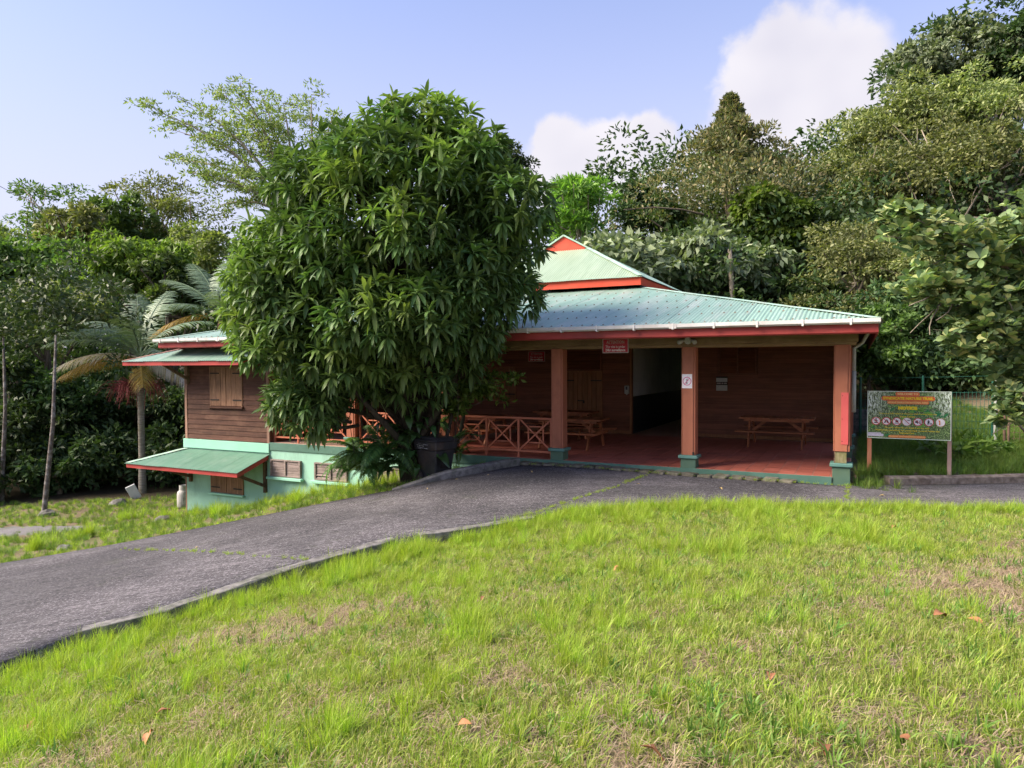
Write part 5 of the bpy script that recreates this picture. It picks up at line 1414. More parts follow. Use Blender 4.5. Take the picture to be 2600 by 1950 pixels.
# masses that read as one: undergrowth and the wood far behind
def mass(name, label_kind, pts, Rr, per, L_, W_, mat, seed, **k):
    rng = np.random.default_rng(seed); V_, F_ = clump_leaves(rng, np.array(pts), np.array(Rr), per, L_, W_, **k)
    o = link(name, np_mesh(name, V_, F_), mat); o['kind'] = 'stuff'; return o
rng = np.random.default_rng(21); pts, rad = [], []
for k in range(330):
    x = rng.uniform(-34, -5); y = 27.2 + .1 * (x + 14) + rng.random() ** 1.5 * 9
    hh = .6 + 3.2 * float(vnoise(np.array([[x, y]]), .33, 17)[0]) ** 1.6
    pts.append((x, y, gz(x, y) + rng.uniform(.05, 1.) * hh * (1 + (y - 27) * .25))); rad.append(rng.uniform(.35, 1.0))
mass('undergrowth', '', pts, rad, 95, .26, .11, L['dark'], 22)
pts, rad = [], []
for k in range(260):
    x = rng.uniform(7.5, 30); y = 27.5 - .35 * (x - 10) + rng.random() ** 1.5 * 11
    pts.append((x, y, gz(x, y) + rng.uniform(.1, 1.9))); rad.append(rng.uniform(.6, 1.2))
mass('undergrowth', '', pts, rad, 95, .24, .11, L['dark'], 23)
pts, rad = [], []
for k in range(420):
    x = rng.uniform(-62, 62); y = rng.uniform(50, 66); h = rng.random() ** .6 * (9 + 3 * math.sin(x * .21) + (2 if x > 0 else 0))
    pts.append((x, y, gz(x, y) + h)); rad.append(rng.uniform(1.4, 2.4))
mass('distant_wood', '', pts, rad, 95, .5, .24, L['dark'], 24)
pts, rad = [], []
for k in range(360):
    x = rng.uniform(8, 42); y = 34 + rng.random() * 16; h = rng.random() * 5.5
    pts.append((x, y, gz(x, y) + h)); rad.append(rng.uniform(.9, 1.8))
mass('hillside_scrub', '', pts, rad, 95, .36, .17, L['dark'], 25)
pts, rad = [], []
for k in range(300):
    x = rng.uniform(-40, 2); y = 36 + rng.random() * 12; h = rng.random() * 6.5
    pts.append((x, y, gz(x, y) + h)); rad.append(rng.uniform(.9, 1.8))
mass('hillside_scrub', '', pts, rad, 95, .36, .17, L['dark'], 26)

pts, rad = [], []
for k in range(330):
    x = rng.uniform(-40, -5); y = 33.5 + rng.random() * 6; h = rng.random() * (9.2 + 1.2 * math.sin(x * .5))
    pts.append((x, y, gz(x, y) + h)); rad.append(rng.uniform(.6, 1.3))
mass('forest_foliage', '', pts, rad, 100, .27, .11, L['mid'], 27)

# ------------------------------------------------------------------ palms
def frond_mesh(L_, curl, n=52, W_=.036, lf=.74, seed=0, droop=.9, side_h=.35):
    """feather frond along local +x rising then arching; leaflets in two ranks"""
    rng = np.random.default_rng(seed); mb = MB(); pts = []; p = Vector((0, 0, 0)); ang = side_h
    N_ = 14
    for i in range(N_ + 1):
        pts.append(p.copy()); p = p + Vector((math.cos(ang), 0, math.sin(ang))) * (L_ / N_); ang -= curl / N_
    mb.tube(pts, [.028 * (1 - .85 * i / N_) + .003 for i in range(N_ + 1)], 5)
    def at_(t_):
        f = t_ * N_; i = min(int(f), N_ - 1); return pts[i].lerp(pts[i + 1], f - i), (pts[i + 1] - pts[i]).normalized()
    for s in (-1, 1):
        for k in range(n):
            t_ = .14 + .85 * k / n; c_, d = at_(t_); l = lf * (math.sin(math.pi * (t_ * .9 + .06)) ** .5) * rng.uniform(.85, 1.1)
            side = Vector((0, s, 0)); dirn = (side * .85 + d * .55 + Vector((0, 0, .15))).normalized(); w = W_ * (.6 + .6 * math.sin(math.pi * t_))
            b0 = len(mb.v); q = c_.copy()
            for r_ in range(4):
                u = r_ / 3; wd = w * (.7, 1., .75, .06)[r_]; sd = d
                mb.v += [tuple(q - sd * wd / 2), tuple(q + sd * wd / 2)]
                dirn = (dirn + Vector((0, 0, -droop * .34 * rng.uniform(.7, 1.3)))).normalized(); q = q + dirn * (l / 3)
            for r_ in range(3): mb.f.append((b0 + 2 * r_, b0 + 2 * r_ + 1, b0 + 2 * r_ + 3, b0 + 2 * r_ + 2))
    me = bpy.data.meshes.new('frond'); me.from_pydata(mb.v, [], mb.f); return me
def palm(base, top_z, label, fr, trunk_r=.12, plumes=True, lean=0.):
    r = empty('palm_tree', base); h = top_z - base[2]
    mb = MB(); n = 26
    for i in range(1): pass
    mb.tube([(lean * (i / n) ** 2, 0, -.2 + (h - .9 + .2) * i / n) for i in range(n + 1)], [trunk_r * (1.25 - .3 * min(1, i / n * 3)) * (1 + .05 * (i % 2)) for i in range(n + 1)], 14)
    mb.build('trunk', M['palm_bark'], r, smooth=True)
    MB().tube([(lean, 0, h - .92), (lean, 0, h - .6), (lean, 0, h - .1), (lean, 0, h + .1)], [trunk_r * .95, trunk_r * 1.2, trunk_r * .8, trunk_r * .5], 12).build('crownshaft', M['palm_shaft'], r, smooth=True)
    for k, (az, elev, L_, curl, m, dr) in enumerate(fr):
        me = frond_mesh(L_, curl, seed=k, droop=dr, side_h=elev)
        o = link('frond', me, L[m], r); o.location = (lean, 0, h + .02 - (.15 if elev < 0 else 0)); o.rotation_euler = (0, 0, az)
        if m != 'palm': o['label'] = 'yellowed old frond hanging low' if m == 'palm_old' else 'whitish dry frond hanging low'
    if plumes:
        rng = np.random.default_rng(5)
        for az in (R(185), R(-20), R(-100)):
            mb = MB(); st = Vector((math.cos(az) * .1, math.sin(az) * .1, 0)); e = Vector((math.cos(az) * .55, math.sin(az) * .55, -.02))
            mb.tube([st, (st + e) / 2 + Vector((0, 0, .1)), e], .022, 6)
            for q in range(70):
                f = rng.uniform(.25, 1); s_ = st.lerp(e, f) + Vector((0, 0, .08 * math.sin(f * 3))); d = Vector((math.cos(az), math.sin(az), 0)) * rng.uniform(.1, .5) + Vector(rng.normal(size=3)) * .18
                e_ = s_ + d + Vector((0, 0, -rng.uniform(.05, .12))); e2 = e_ + d * .25 + Vector((0, 0, -rng.uniform(.2, .45)))
                mb.tube([s_, e_, e2], [.008, .007, .005], 3, cap=False)
            o = mb.build('flower_plume', M['plume'], r); o.location = (lean, 0, h - .98)
    return tag(r, label, 'palm')
pb = (-13.94, 26.35, gz(-13.94, 26.35))
P1 = [(R(178), .80, 3.7, 1.25, 'palm', .75), (R(160), 1.05, 3.5, 1.35, 'palm', .7), (R(200), .65, 3.3, 1.1, 'palm', .9), (R(120), 1.35, 3.3, .9, 'palm', .7), (R(75), 1.40, 3.2, .8, 'palm', .7), (R(-80), 1.25, 2.8, 1.5, 'palm', .8), (R(-120), 1.0, 3.0, 1.5, 'palm', .8),
      (R(-150), .85, 3.2, 1.3, 'palm', .9), (R(-10), .75, 3.2, 1.2, 'palm', .9), (R(20), 1.1, 3.1, 1.3, 'palm', .8), (R(-45), .45, 2.9, 1.1, 'palm', 1.0), (R(192), .28, 3.0, .9, 'palm_dry', 1.3), (R(184), .10, 3.1, .75, 'palm_old', 1.5), (R(-12), -.05, 2.6, .7, 'palm_dry', 1.5), (R(-60), -.12, 2.2, .7, 'palm_old', 1.4)]
palm(pb, 2.45, 'slim palm with red flower plumes standing left of the timber wing', P1)
q = at(560, 800, 30); b2 = (q.x, q.y, gz(q.x, q.y))
P2 = [(R(178), .45, 3.6, .9, 'palm', .8), (R(160), .85, 3.6, .8, 'palm', .7), (R(140), 1.1, 3.5, .7, 'palm', .7), (R(100), 1.35, 3.3, .9, 'palm', .8), (R(40), 1.1, 3.3, 1.2, 'palm', .8), (R(-70), .9, 3., 1.5, 'palm', .9), (R(-160), .5, 3.3, 1.1, 'palm', 1.), (R(185), .1, 3.2, .9, 'palm_old', 1.3), (R(-30), .2, 3., .9, 'palm_old', 1.3), (R(0), .7, 3.1, 1.2, 'palm', .9), (R(15), 1.3, 2.6, .4, 'palm', .8)]
palm(b2, q.z, 'second palm with upright fronds showing above the wing roof', P2, plumes=False)

# ------------------------------------------------------------------ mango tree
def whorl(rng, tilt, nl, L_, W_):
    """ring of long drooping leaves round a shoot whose axis leans by tilt towards +x"""
    ax = np.array([math.sin(tilt), 0, math.cos(tilt)]); e1 = np.array([math.cos(tilt), 0, -math.sin(tilt)]); e2 = np.array([0, 1., 0])
    V_ = []; F_ = []; b0 = 0
    S = (0, .16, .42, .72, 1.); Wd = (.12, .75, 1., .72, .05)
    for k in range(nl):
        az = k * 2.39996 + rng.normal() * .2; f = (k + .5) / nl; el = math.radians(25 + 85 * f + rng.normal() * 9)
        d = ax * math.cos(el) + (e1 * math.cos(az) + e2 * math.sin(az)) * math.sin(el)
        l = L_ * rng.uniform(.75, 1.12) * (.7 + .35 * f); g = rng.uniform(.5, 1.25) * (.5 + .8 * f); w = W_ * rng.uniform(.85, 1.15)
        p = ax * (.10 * (1 - f)) + d * .02; prev = 0.
        sd = np.cross(d, [0, 0, 1.]); sd = sd / (np.linalg.norm(sd) + 1e-6); tw = rng.normal() * .35
        for s, wf in zip(S, Wd):
            dd = d + np.array([0, 0, -g * s]); dd = dd / np.linalg.norm(dd); p = p + dd * l * (s - prev); prev = s
            nn = np.cross(sd, dd); s2 = sd * math.cos(tw) + nn * math.sin(tw); n2 = np.cross(s2, dd)
            wav = .12 * w * math.sin(s * 9 + k)
            V_ += [p - s2 * w * wf / 2 + n2 * wf * (w * .16 + wav), p, p + s2 * w * wf / 2 + n2 * wf * (w * .16 - wav)]
        for r_ in range(4):
            a_ = b0 + r_ * 3; F_ += [(a_, a_ + 1, a_ + 4, a_ + 3), (a_ + 1, a_ + 2, a_ + 5, a_ + 4)]
        b0 += 15
    return np.array(V_), np.array(F_)
rng = np.random.default_rng(31)
protos = []
for tilt in (.15, .7, 1.25, 1.75):
    for s in range(3): protos.append((tilt, *whorl(rng, tilt, int(rng.integers(15, 20)), .40, .082)))
MD = 15.0
lobes = []
for px, py, rx, rz, dd, ry in ((1000, 575, 320, 255, 0, 2.6), (1110, 330, 110, 75, -.1, 1.0), (890, 400, 125, 85, -.1, 1.1), (1010, 330, 80, 60, -.2, .9), (735, 700, 135, 170, .0, 1.6), (830, 880, 210, 150, -.3, 1.7), (1275, 560, 140, 190, .0, 1.7),
                               (1150, 720, 210, 130, -.4, 1.8), (1000, 800, 240, 120, -.5, 1.9), (712, 880, 100, 130, -.1, 1.2), (1165, 430, 160, 115, 0, 1.6), (800, 520, 150, 140, 0, 1.6), (770, 1020, 110, 75, -.2, 1.0), (940, 930, 150, 80, -.2, 1.2), (1085, 850, 130, 75, -.4, 1.2), (1280, 750, 90, 95, .0, .9), (1190, 815, 105, 80, -.2, .9), (1140, 900, 100, 70, -.1, .8), (1040, 950, 120, 65, -.1, .9), (650, 790, 75, 110, .0, .9)):
    c_ = at(px, py, MD + dd); k = (MD + dd) / 1783.35
    lobes.append((np.array(c_), np.array([max(.25, rx * k - .62), max(.3, ry - .45), max(.25, rz * k - .64)])))
base = at(1048, 1222, 16.2); bzm = gz(base.x, base.y) - .05
mroot = empty('mango_tree', (base.x, base.y, bzm)); tag(mroot, 'dense rounded mango tree with drooping leaves in front of the building', 'tree')
pts, dirs = [], []; bumps = []
def ell_area(r_): return 4 * math.pi * ((r_[0] * r_[1]) ** 1.6 / 3 + (r_[0] * r_[2]) ** 1.6 / 3 + (r_[1] * r_[2]) ** 1.6 / 3) ** (1 / 1.6)
def outside(P, skip, f):
    keep = np.ones(len(P), bool)
    for c2, r2 in lobes:
        if c2 is skip: continue
        keep &= (((P - c2) / r2) ** 2).sum(1) > f
    return keep
for c_, r_ in lobes:
    n = max(5, int(ell_area(r_) * 1.0)); d = rdirs(rng, n); P = c_ + d * r_; ok = outside(P, c_, .95); N = unit(d / r_)
    for p_, n_ in zip(P[ok], N[ok]):
        rb = rng.uniform(.38, .78); bumps.append((p_ - n_ * rb * .22, rb, unit(n_ * .8 + np.array([0, 0, .55]))))
    n = int(ell_area(r_) * 5); d = rdirs(rng, n); P = c_ + d * r_ * .86; ok = outside(P, c_, .8); pts.append(P[ok]); dirs.append(unit(d / r_)[ok])
BC = np.array([b_[0] for b_ in bumps]); BR = np.array([b_[1] for b_ in bumps])
for i, (c_, rb, ax) in enumerate(bumps):
    n = int(4 * math.pi * rb * rb * 17); d = rdirs(rng, n); d = d[(d @ ax) > -.15]; P = c_ + d * rb * np.array([1, 1, .85])
    dd = np.linalg.norm(P[:, None] - BC[None], axis=2) / BR[None]; dd[:, i] = 9
    ok = dd.min(1) > .72; pts.append(P[ok]); dirs.append(unit(d * .75 + ax * .4)[ok])
P = np.vstack(pts); N = np.vstack(dirs)
av, vv = bav(P[:, :2]); zroof = 2.98 + .24 * (vv + .9)
ok = ~((vv > -1.05) & (P[:, 2] < zroof + .45)); P, N = P[ok], N[ok]
# gaps of varying size in the outer shell, then a thinner inner layer
keep = []
cell = {}
order = rng.permutation(len(P))
for i in order:
    q = P[i]; key = tuple(np.floor(q / .32).astype(int)); good = True
    for dx in (-1, 0, 1):
        for dy in (-1, 0, 1):
            for dz in (-1, 0, 1):
                for j in cell.get((key[0] + dx, key[1] + dy, key[2] + dz), ()):
                    if ((P[j] - q) ** 2).sum() < .225 ** 2: good = False
    if good: cell.setdefault(key, []).append(i); keep.append(i)
P, N = P[keep], N[keep]
inner = rng.random(len(P)) < .4
Pi = P[inner] - N[inner] * rng.uniform(.35, .9, (inner.sum(), 1)); Pa = np.vstack([P, Pi]); Na = np.vstack([N, N[inner]])
outer_n = len(P)
young = (vnoise(Pa[:, [0, 2]], .9, 8) > .60) & (np.arange(len(Pa)) < outer_n) & (Na[:, 2] > -.2)
tilt_of = np.arccos(np.clip(Na[:, 2], -1, 1)) * .85
az_of = np.arctan2(Na[:, 1], Na[:, 0])
face_cam = (Na * unit(np.array([0, 0, CAM_Z]) - Pa)).sum(1); dist = np.linalg.norm(Pa - np.array([0, 0, CAM_Z]), axis=1)
score = np.where(np.arange(len(Pa)) < outer_n, face_cam - .12 * (dist - 12), -9)
big = set(np.argsort(-score)[:300].tolist())
shared = {}
bins = {0: ([], []), 1: ([], [])}; off = {0: 0, 1: 0}
for i in range(len(Pa)):
    k = int(np.argmin([abs(p_[0] - tilt_of[i]) for p_ in protos])); k = (k // 3) * 3 + int(rng.integers(3))
    sc = rng.uniform(.68, 1.12); az = az_of[i] + rng.normal() * .25; y_ = int(young[i])
    if i in big:
        if (k, y_) not in shared:
            me = np_mesh('leaf_whorl', protos[k][1], protos[k][2], True); me.materials.append(L['mango_young'] if y_ else L['mango']); shared[(k, y_)] = me
        o = link('leaf_whorl', shared[(k, y_)], None, mroot)
        o.location = Vector(Pa[i]) - mroot.location; o.rotation_euler = (0, 0, az); o.scale = (sc, sc, sc)
    else:
        ca, sa = math.cos(az), math.sin(az); V0 = protos[k][1] * sc
        bins[y_][0].append(np.column_stack([V0[:, 0] * ca - V0[:, 1] * sa, V0[:, 0] * sa + V0[:, 1] * ca, V0[:, 2]]) + Pa[i] - np.array(mroot.location))
        bins[y_][1].append(protos[k][2] + off[y_]); off[y_] += len(V0)
for y_ in (0, 1):
    o = link('crown', np_mesh('crown', np.vstack(bins[y_][0]), np.vstack(bins[y_][1]), True), L['mango_young'] if y_ else L['mango'], mroot); o['kind'] = 'stuff'
mb = MB(); rng = np.random.default_rng(32)
zero = Vector((0, 0, 0))
mb.tube([(0, 0, -.3), (.02, 0, .3), (.05, 0, .9), (.1, -.1, 1.5)], [.34, .26, .23, .2], 12)
loc = Vector(mroot.location)
for i, (c_, r_) in enumerate(lobes):
    q = Vector(c_) - loc; s_ = Vector((.05 + .12 * math.cos(i * 2.2), .12 * math.sin(i * 2.2), .5 + .12 * (i % 5)))
    limb(mb, s_, q, .085, .035, rng, 8, -.15, 8)
    for k in range(9):
        e = q + Vector(rng.normal(size=3)).normalized() * float(min(r_)) * .75; limb(mb, s_.lerp(q, rng.uniform(.5, .95)), e, .045, .014, rng, 5, .1, 6)
for k in range(9):
    x = rng.uniform(-.45, .75); y = rng.uniform(-.4, .4); limb(mb, (x * .6, y, 0), (x * 1.3 + .15, y, 2.4 + rng.uniform(0, .6)), .055, .035, rng, 7, .03, 7)
mb.build('trunk', M['bark_dark'], mroot, smooth=True)
print('whorls', len(Pa), 'bumps', len(bumps))
# hanging roots
mb = MB()
for k in range(22):
    x, y = rng.uniform(-1.3, 1.2), rng.uniform(-.9, .7); zt = rng.uniform(1.7, 2.6); zb_ = zt - rng.uniform(.7, 1.8)
    mb.tube([(x, y, zt), (x + rng.normal() * .05, y, (zt + zb_) / 2), (x + rng.normal() * .08, y, zb_)], .007, 4)
mb.build('hanging_roots', M['bark_dark'], mroot)

# ------------------------------------------------------------------ plants at the foot of the mango
def fern_frond(L_, curl, seed, n=26, wf=.16):
    rng = np.random.default_rng(seed); pts = []; p = np.zeros(3); ang = 1.15; N_ = 12
    for i in range(N_ + 1):
        pts.append(p.copy()); p = p + np.array([math.cos(ang), 0, math.sin(ang)]) * L_ / N_; ang -= curl / N_
    pts = np.array(pts); C, A, NN, Ls, Ws = [], [], [], [], []
    for s in (-1, 1):
        for k in range(n):
            t_ = .12 + .87 * k / n; f = t_ * N_; i = min(int(f), N_ - 1); c_ = pts[i] + (pts[i + 1] - pts[i]) * (f - i); d = (pts[i + 1] - pts[i]); d /= np.linalg.norm(d)
            C.append(c_); A.append(np.array([0, s, 0]) + d * .45 + np.array([0, 0, -.25])); NN.append(np.array([-d[2], 0, d[0]]) + rng.normal(size=3) * .15)
            l = L_ * wf * math.sin(math.pi * min(1, t_ * .85 + .15)) ** .7 * rng.uniform(.85, 1.1); Ls.append(l + .01); Ws.append(l * .24 + .006)
    V_, F_ = leaf_quads(np.array(C), np.array(A), np.array(NN), np.array(Ls), np.array(Ws), .1, .2)
    # rachis strip
    b0 = len(V_); w = .006; ex = np.vstack([pts + np.array([0, w, 0]), pts - np.array([0, w, 0])]); V_ = np.vstack([V_, ex])
    F2 = np.array([(b0 + i, b0 + i + 1, b0 + N_ + 1 + i + 1, b0 + N_ + 1 + i) for i in range(N_)]); return np_mesh('frond', V_, np.vstack([F_, F2]))
fern_me = [fern_frond(1.0, 1.9 + .3 * k, 40 + k) for k in range(4)]
for m_ in fern_me: m_.materials.append(L['fern'])
def fern(loc, n, sc, label, seed, upright=0.):
    rr = random.Random(seed); r = empty('fern', loc)
    for k in range(n):
        o = link('frond', rr.choice(fern_me), None, r); o.location = (rr.uniform(-.05, .05), rr.uniform(-.05, .05), rr.uniform(0, .1)); o.rotation_euler = (rr.uniform(-.2, .2), rr.uniform(-.35, .45) - upright, k * 2.4 + rr.uniform(-.3, .3)); s_ = sc * rr.uniform(.7, 1.15); o.scale = (s_, s_, s_)
    return tag(r, label, 'fern', 'ferns round the mango trunk')
for i, (px, py, d, n, sc, lab) in enumerate(((930, 1185, 15.9, 18, 1.4, 'large fern left of the mango trunk, draped over the mint wall'), (975, 1160, 15.7, 18, 1.25, 'fern in front of the mango trunk'),
                                             (1025, 1110, 16.0, 14, .9, 'fern growing up the mango trunk'), (965, 1205, 15.5, 14, 1.0, 'low fern at the left foot of the mango'),
                                             (1120, 1085, 17.2, 11, .8, 'fern arching over the wheeled bin lid'), (885, 1200, 16.3, 14, 1.1, 'outermost fern on the left below the mango crown'), (1165, 1150, 17.0, 9, .7, 'small fern hanging right of the wheeled bin'))):
    q = at(px, py, d); fern((q.x, q.y, max(q.z - .05, gz(q.x, q.y))), n, sc, lab, i)
def bigleaf(seed, L_=.42, W_=.24):
    rng = np.random.default_rng(seed); V_, F_ = [], []; rows = 7
    for i in range(rows + 1):
        t_ = i / rows; w = W_ * (math.sin(math.pi * t_ ** .75) ** .8) * .5 + .004; x = L_ * t_; z = .12 * math.sin(t_ * 2.6) - .22 * t_ * t_
        for s in (-1, -.5, 0, .5, 1): V_.append((x - abs(s) * .03, s * w, z + abs(s) * w * .28 + .012 * math.sin(t_ * 14 + s)))
    for i in range(rows):
        for k in range(4): a_ = i * 5 + k; F_.append((a_, a_ + 1, a_ + 6, a_ + 5))
    me = np_mesh('leaf', np.array(V_), np.array(F_), True); me.materials.append(L['philo']); return me
bl_me = [bigleaf(k, .40 + .05 * k, .2 + .03 * k) for k in range(3)]
cl = empty('climbing_plant', (base.x, base.y - .3, bzm)); rr = random.Random(4)
MB().tube([(0, 0, -.1), (.06, -.05, .6), (.0, 0, 1.3), (.1, 0, 1.9)], .025, 7).build('stem', M['bark_dark'], cl)
for k in range(34):
    t_ = rr.uniform(0, 1); az = rr.uniform(-2.9, .3); o = link('leaf', rr.choice(bl_me), None, cl); r_ = rr.uniform(.1, .75)
    o.location = (r_ * math.cos(az) * 1.15 + .1, r_ * math.sin(az) * .6, .25 + t_ * 1.35); o.rotation_euler = (rr.uniform(-.3, .3), rr.uniform(-.3, .7), az); s_ = rr.uniform(.6, 1.1); o.scale = (s_, s_, s_)
tag(cl, 'broad-leaved climbing plant wrapped round the foot of the mango trunk', 'plant')
bs = empty('birds_nest_plant', (at(1150, 1085, 16.4).x, 16.4, at(1150, 1130, 16.4).z))
lf = bigleaf(9, 1.0, .19)
for k in range(7):
    o = link('leaf', lf, None, bs); o.rotation_euler = (rr.uniform(-.3, .3), -rr.uniform(.25, .8), -1.2 + k * .42); s_ = rr.uniform(.7, 1.05); o.scale = (s_, s_, s_)
tag(bs, 'plant with long strap-shaped leaves rising behind the wheeled bin', 'plant')
# small-leaved sapling branch right of the trunk
sb = empty('sapling', (base.x + .35, base.y + .05, bzm)); rng = np.random.default_rng(61); mb = MB(); C = []
mb.tube([(0, 0, -.1), (.15, 0, 1.0), (.35, -.05, 2.0), (.75, -.1, 2.7)], [.04, .035, .028, .02], 7)
for k in range(20):
    f = rng.uniform(.5, 1.); s_ = Vector((.75 * f * f, -.1 * f, 2.7 * f)); e = s_ + Vector((rng.uniform(.3, 1.45), rng.uniform(-.7, .3), rng.uniform(-.3, .45))); limb(mb, s_, e, .012, .004, rng, 5, .06, 5)
    for q in range(8): C.append(np.array(s_.lerp(e, rng.uniform(.3, 1.05))) + rng.normal(size=3) * .05)
mb.build('stem', M['bark'], sb)
V_, F_ = clump_leaves(rng, np.array(C), np.full(len(C), .14), 11, .14, .06, .5, .2); link('foliage', np_mesh('foliage', V_, F_), L['bright'], sb)
tag(sb, 'small-leaved sapling reaching right from the mango trunk over the railing', 'sapling')

# ------------------------------------------------------------------ round-leaved tree at the right edge
def obovate(rng, nl=10, L_=.195, W_=.10):
    V_, F_ = [], []; b0 = 0
    for k in range(nl):
        az = k * 2.4 + rng.normal() * .2; el = rng.uniform(.15, 1.1); d = np.array([math.cos(az) * math.cos(el), math.sin(az) * math.cos(el), math.sin(el)]); l = L_ * rng.uniform(.75, 1.15); w = W_ * rng.uniform(.85, 1.15)
        sd = np.cross(d, [0, 0, 1.]); sd /= np.linalg.norm(sd) + 1e-6; up = np.cross(sd, d); tw = rng.normal() * .3; sd, up = sd * math.cos(tw) + up * math.sin(tw), up * math.cos(tw) - sd * math.sin(tw)
        for t_, wf in ((0, .1), (.3, .62), (.62, 1.), (.88, .72), (1., .22)):
            p = d * l * (t_ + .08) - np.array([0, 0, .2]) * l * t_ * t_
            V_ += [p - sd * w * wf / 2 + up * w * .12 * wf, p, p + sd * w * wf / 2 + up * w * .12 * wf]
        for r_ in range(4): a_ = b0 + r_ * 3; F_ += [(a_, a_ + 1, a_ + 4, a_ + 3), (a_ + 1, a_ + 2, a_ + 5, a_ + 4)]
        b0 += 15
    return np.array(V_), np.array(F_)
rng = np.random.default_rng(71); ros = [obovate(rng) for _ in range(6)]
RD = 13.6; tb = Vector((12.6, 14.9, 0)); rt = empty('round_leaved_tree', (tb.x, tb.y, gz(tb.x, tb.y))); loc = Vector(rt.location)
rl = []
for px, py, rx, rz, d, ry in ((2330, 590, 75, 55, 13.2, .7), (2420, 640, 110, 75, 13.2, .9), (2290, 540, 45, 30, 13.2, .4), (2540, 640, 110, 100, 13.4, 1.), (2350, 735, 85, 40, 13.3, .6), (2460, 760, 110, 70, 13.3, .9), (2570, 820, 110, 110, 13.4, 1.), (2480, 860, 80, 60, 13.3, .7), (2590, 960, 55, 100, 13.4, .7), (2650, 700, 120, 250, 13.6, 1.2), (2560, 1040, 40, 50, 13.3, .4), (2600, 560, 70, 50, 13.3, .7)):
    c_ = np.array(at(px, py, d)); k = d / 1783.35; rl.append((c_, np.array([rx * k, ry, rz * k])))
C, S = [], []
for c_, r_ in rl:
    n = int(r_[0] * r_[2] * 165) + 10; d = rdirs(rng, n); u = rng.random((n, 1)) ** .45; C.append(c_ + d * r_ * u)
C = np.vstack(C); dist = np.linalg.norm(C - np.array([0, 0, CAM_Z]), axis=1); big = set(np.argsort(dist)[:260].tolist())
ms = [np_mesh('leaf_rosette', a_, b_, True) for a_, b_ in ros]
for m_ in ms: m_.materials.append(L['round'])
bv, bf, o_ = [], [], 0
for i in range(len(C)):
    k = int(rng.integers(6)); az = rng.random() * 6.28; tx_, ty_ = rng.normal(size=2) * .35; sc = rng.uniform(.8, 1.2); mt = Matrix.Translation(Vector(C[i]) - loc) @ (Matrix.Rotation(az, 4, 'Z') @ Matrix.Rotation(tx_ + .25, 4, 'X') @ Matrix.Rotation(ty_, 4, 'Y')) @ Matrix.Scale(sc, 4)
    if i in big: o = link('leaf_rosette', ms[k], None, rt); o.matrix_local = mt
    else:
        A_ = np.array(mt); bv.append(ros[k][0] @ A_[:3, :3].T + A_[:3, 3]); bf.append(ros[k][1] + o_); o_ += len(ros[k][0])
if bv: o = link('crown', np_mesh('crown', np.vstack(bv), np.vstack(bf), True), L['round'], rt); o['kind'] = 'stuff'
mb = MB(); mb.tube([(0, 0, -.3), (-.1, 0, 1.2), (-.1, -.1, 2.6), (.1, -.2, 4.6)], [.2, .16, .13, .06], 10)
for c_, r_ in rl:
    q = Vector(c_) - loc; s_ = Vector((-.1, -.1, max(.8, min(3.8, q.z - .7)))); limb(mb, s_, q, .05, .02, rng, 7, .05, 7)
    for k in range(5): limb(mb, s_.lerp(q, rng.uniform(.6, 1)), q + Vector(rng.normal(size=3)) * .4, .02, .008, rng, 4)
mb.build('trunk', M['bark_pale'], rt, smooth=True)
tag(rt, 'tree with thick round leaves reaching in from the right edge above the gate', 'tree')

# ------------------------------------------------------------------ grass
def tuft(seed, nb, r, h0, h1, w, lean, mat, flat=False, kink=.5):
    rng = np.random.default_rng(seed); n = nb
    t_ = rng.random(n) * 6.283; rr_ = r * rng.random(n) ** .5; B = np.stack([rr_ * np.cos(t_), rr_ * np.sin(t_), np.zeros(n)], 1)
    az = t_ + rng.normal(size=n) * .9; h = rng.uniform(h0, h1, n); ln = np.abs(rng.normal(size=n)) * lean
    D = np.stack([np.cos(az), np.sin(az), np.zeros(n)], 1); S = np.stack([-np.sin(az + .5), np.cos(az + .5), np.zeros(n)], 1)
    rows = []
    for s, wf in ((0, .8), (.38, 1.), (.75, .7), (1., .08)):
        if flat: p = B + D * (h * s)[:, None] + np.array([0, 0, 1]) * (.008 + .03 * rng.random(n) * np.sin(np.pi * s))[:, None]
        else:
            out = ln * s ** (1 + kink) ; up = np.sqrt(np.clip(1 - (out * .75) ** 2, .08, 1)) * s
            p = B + D * (h * out)[:, None] + np.array([0, 0, 1]) * (h * up)[:, None]
        ww = (w * wf * rng.uniform(.85, 1.15, n) / 2)[:, None]; rows.append(p - S * ww); rows.append(p + S * ww)
    V_ = np.stack(rows, 1).reshape(-1, 3); I_ = np.arange(n)[:, None] * 8
    F_ = np.concatenate([I_ + np.array([[2 * k, 2 * k + 1, 2 * k + 3, 2 * k + 2]]) for k in range(3)], 0)
    me = np_mesh('grass_tuft', V_, F_); me.materials.append(mat); return me
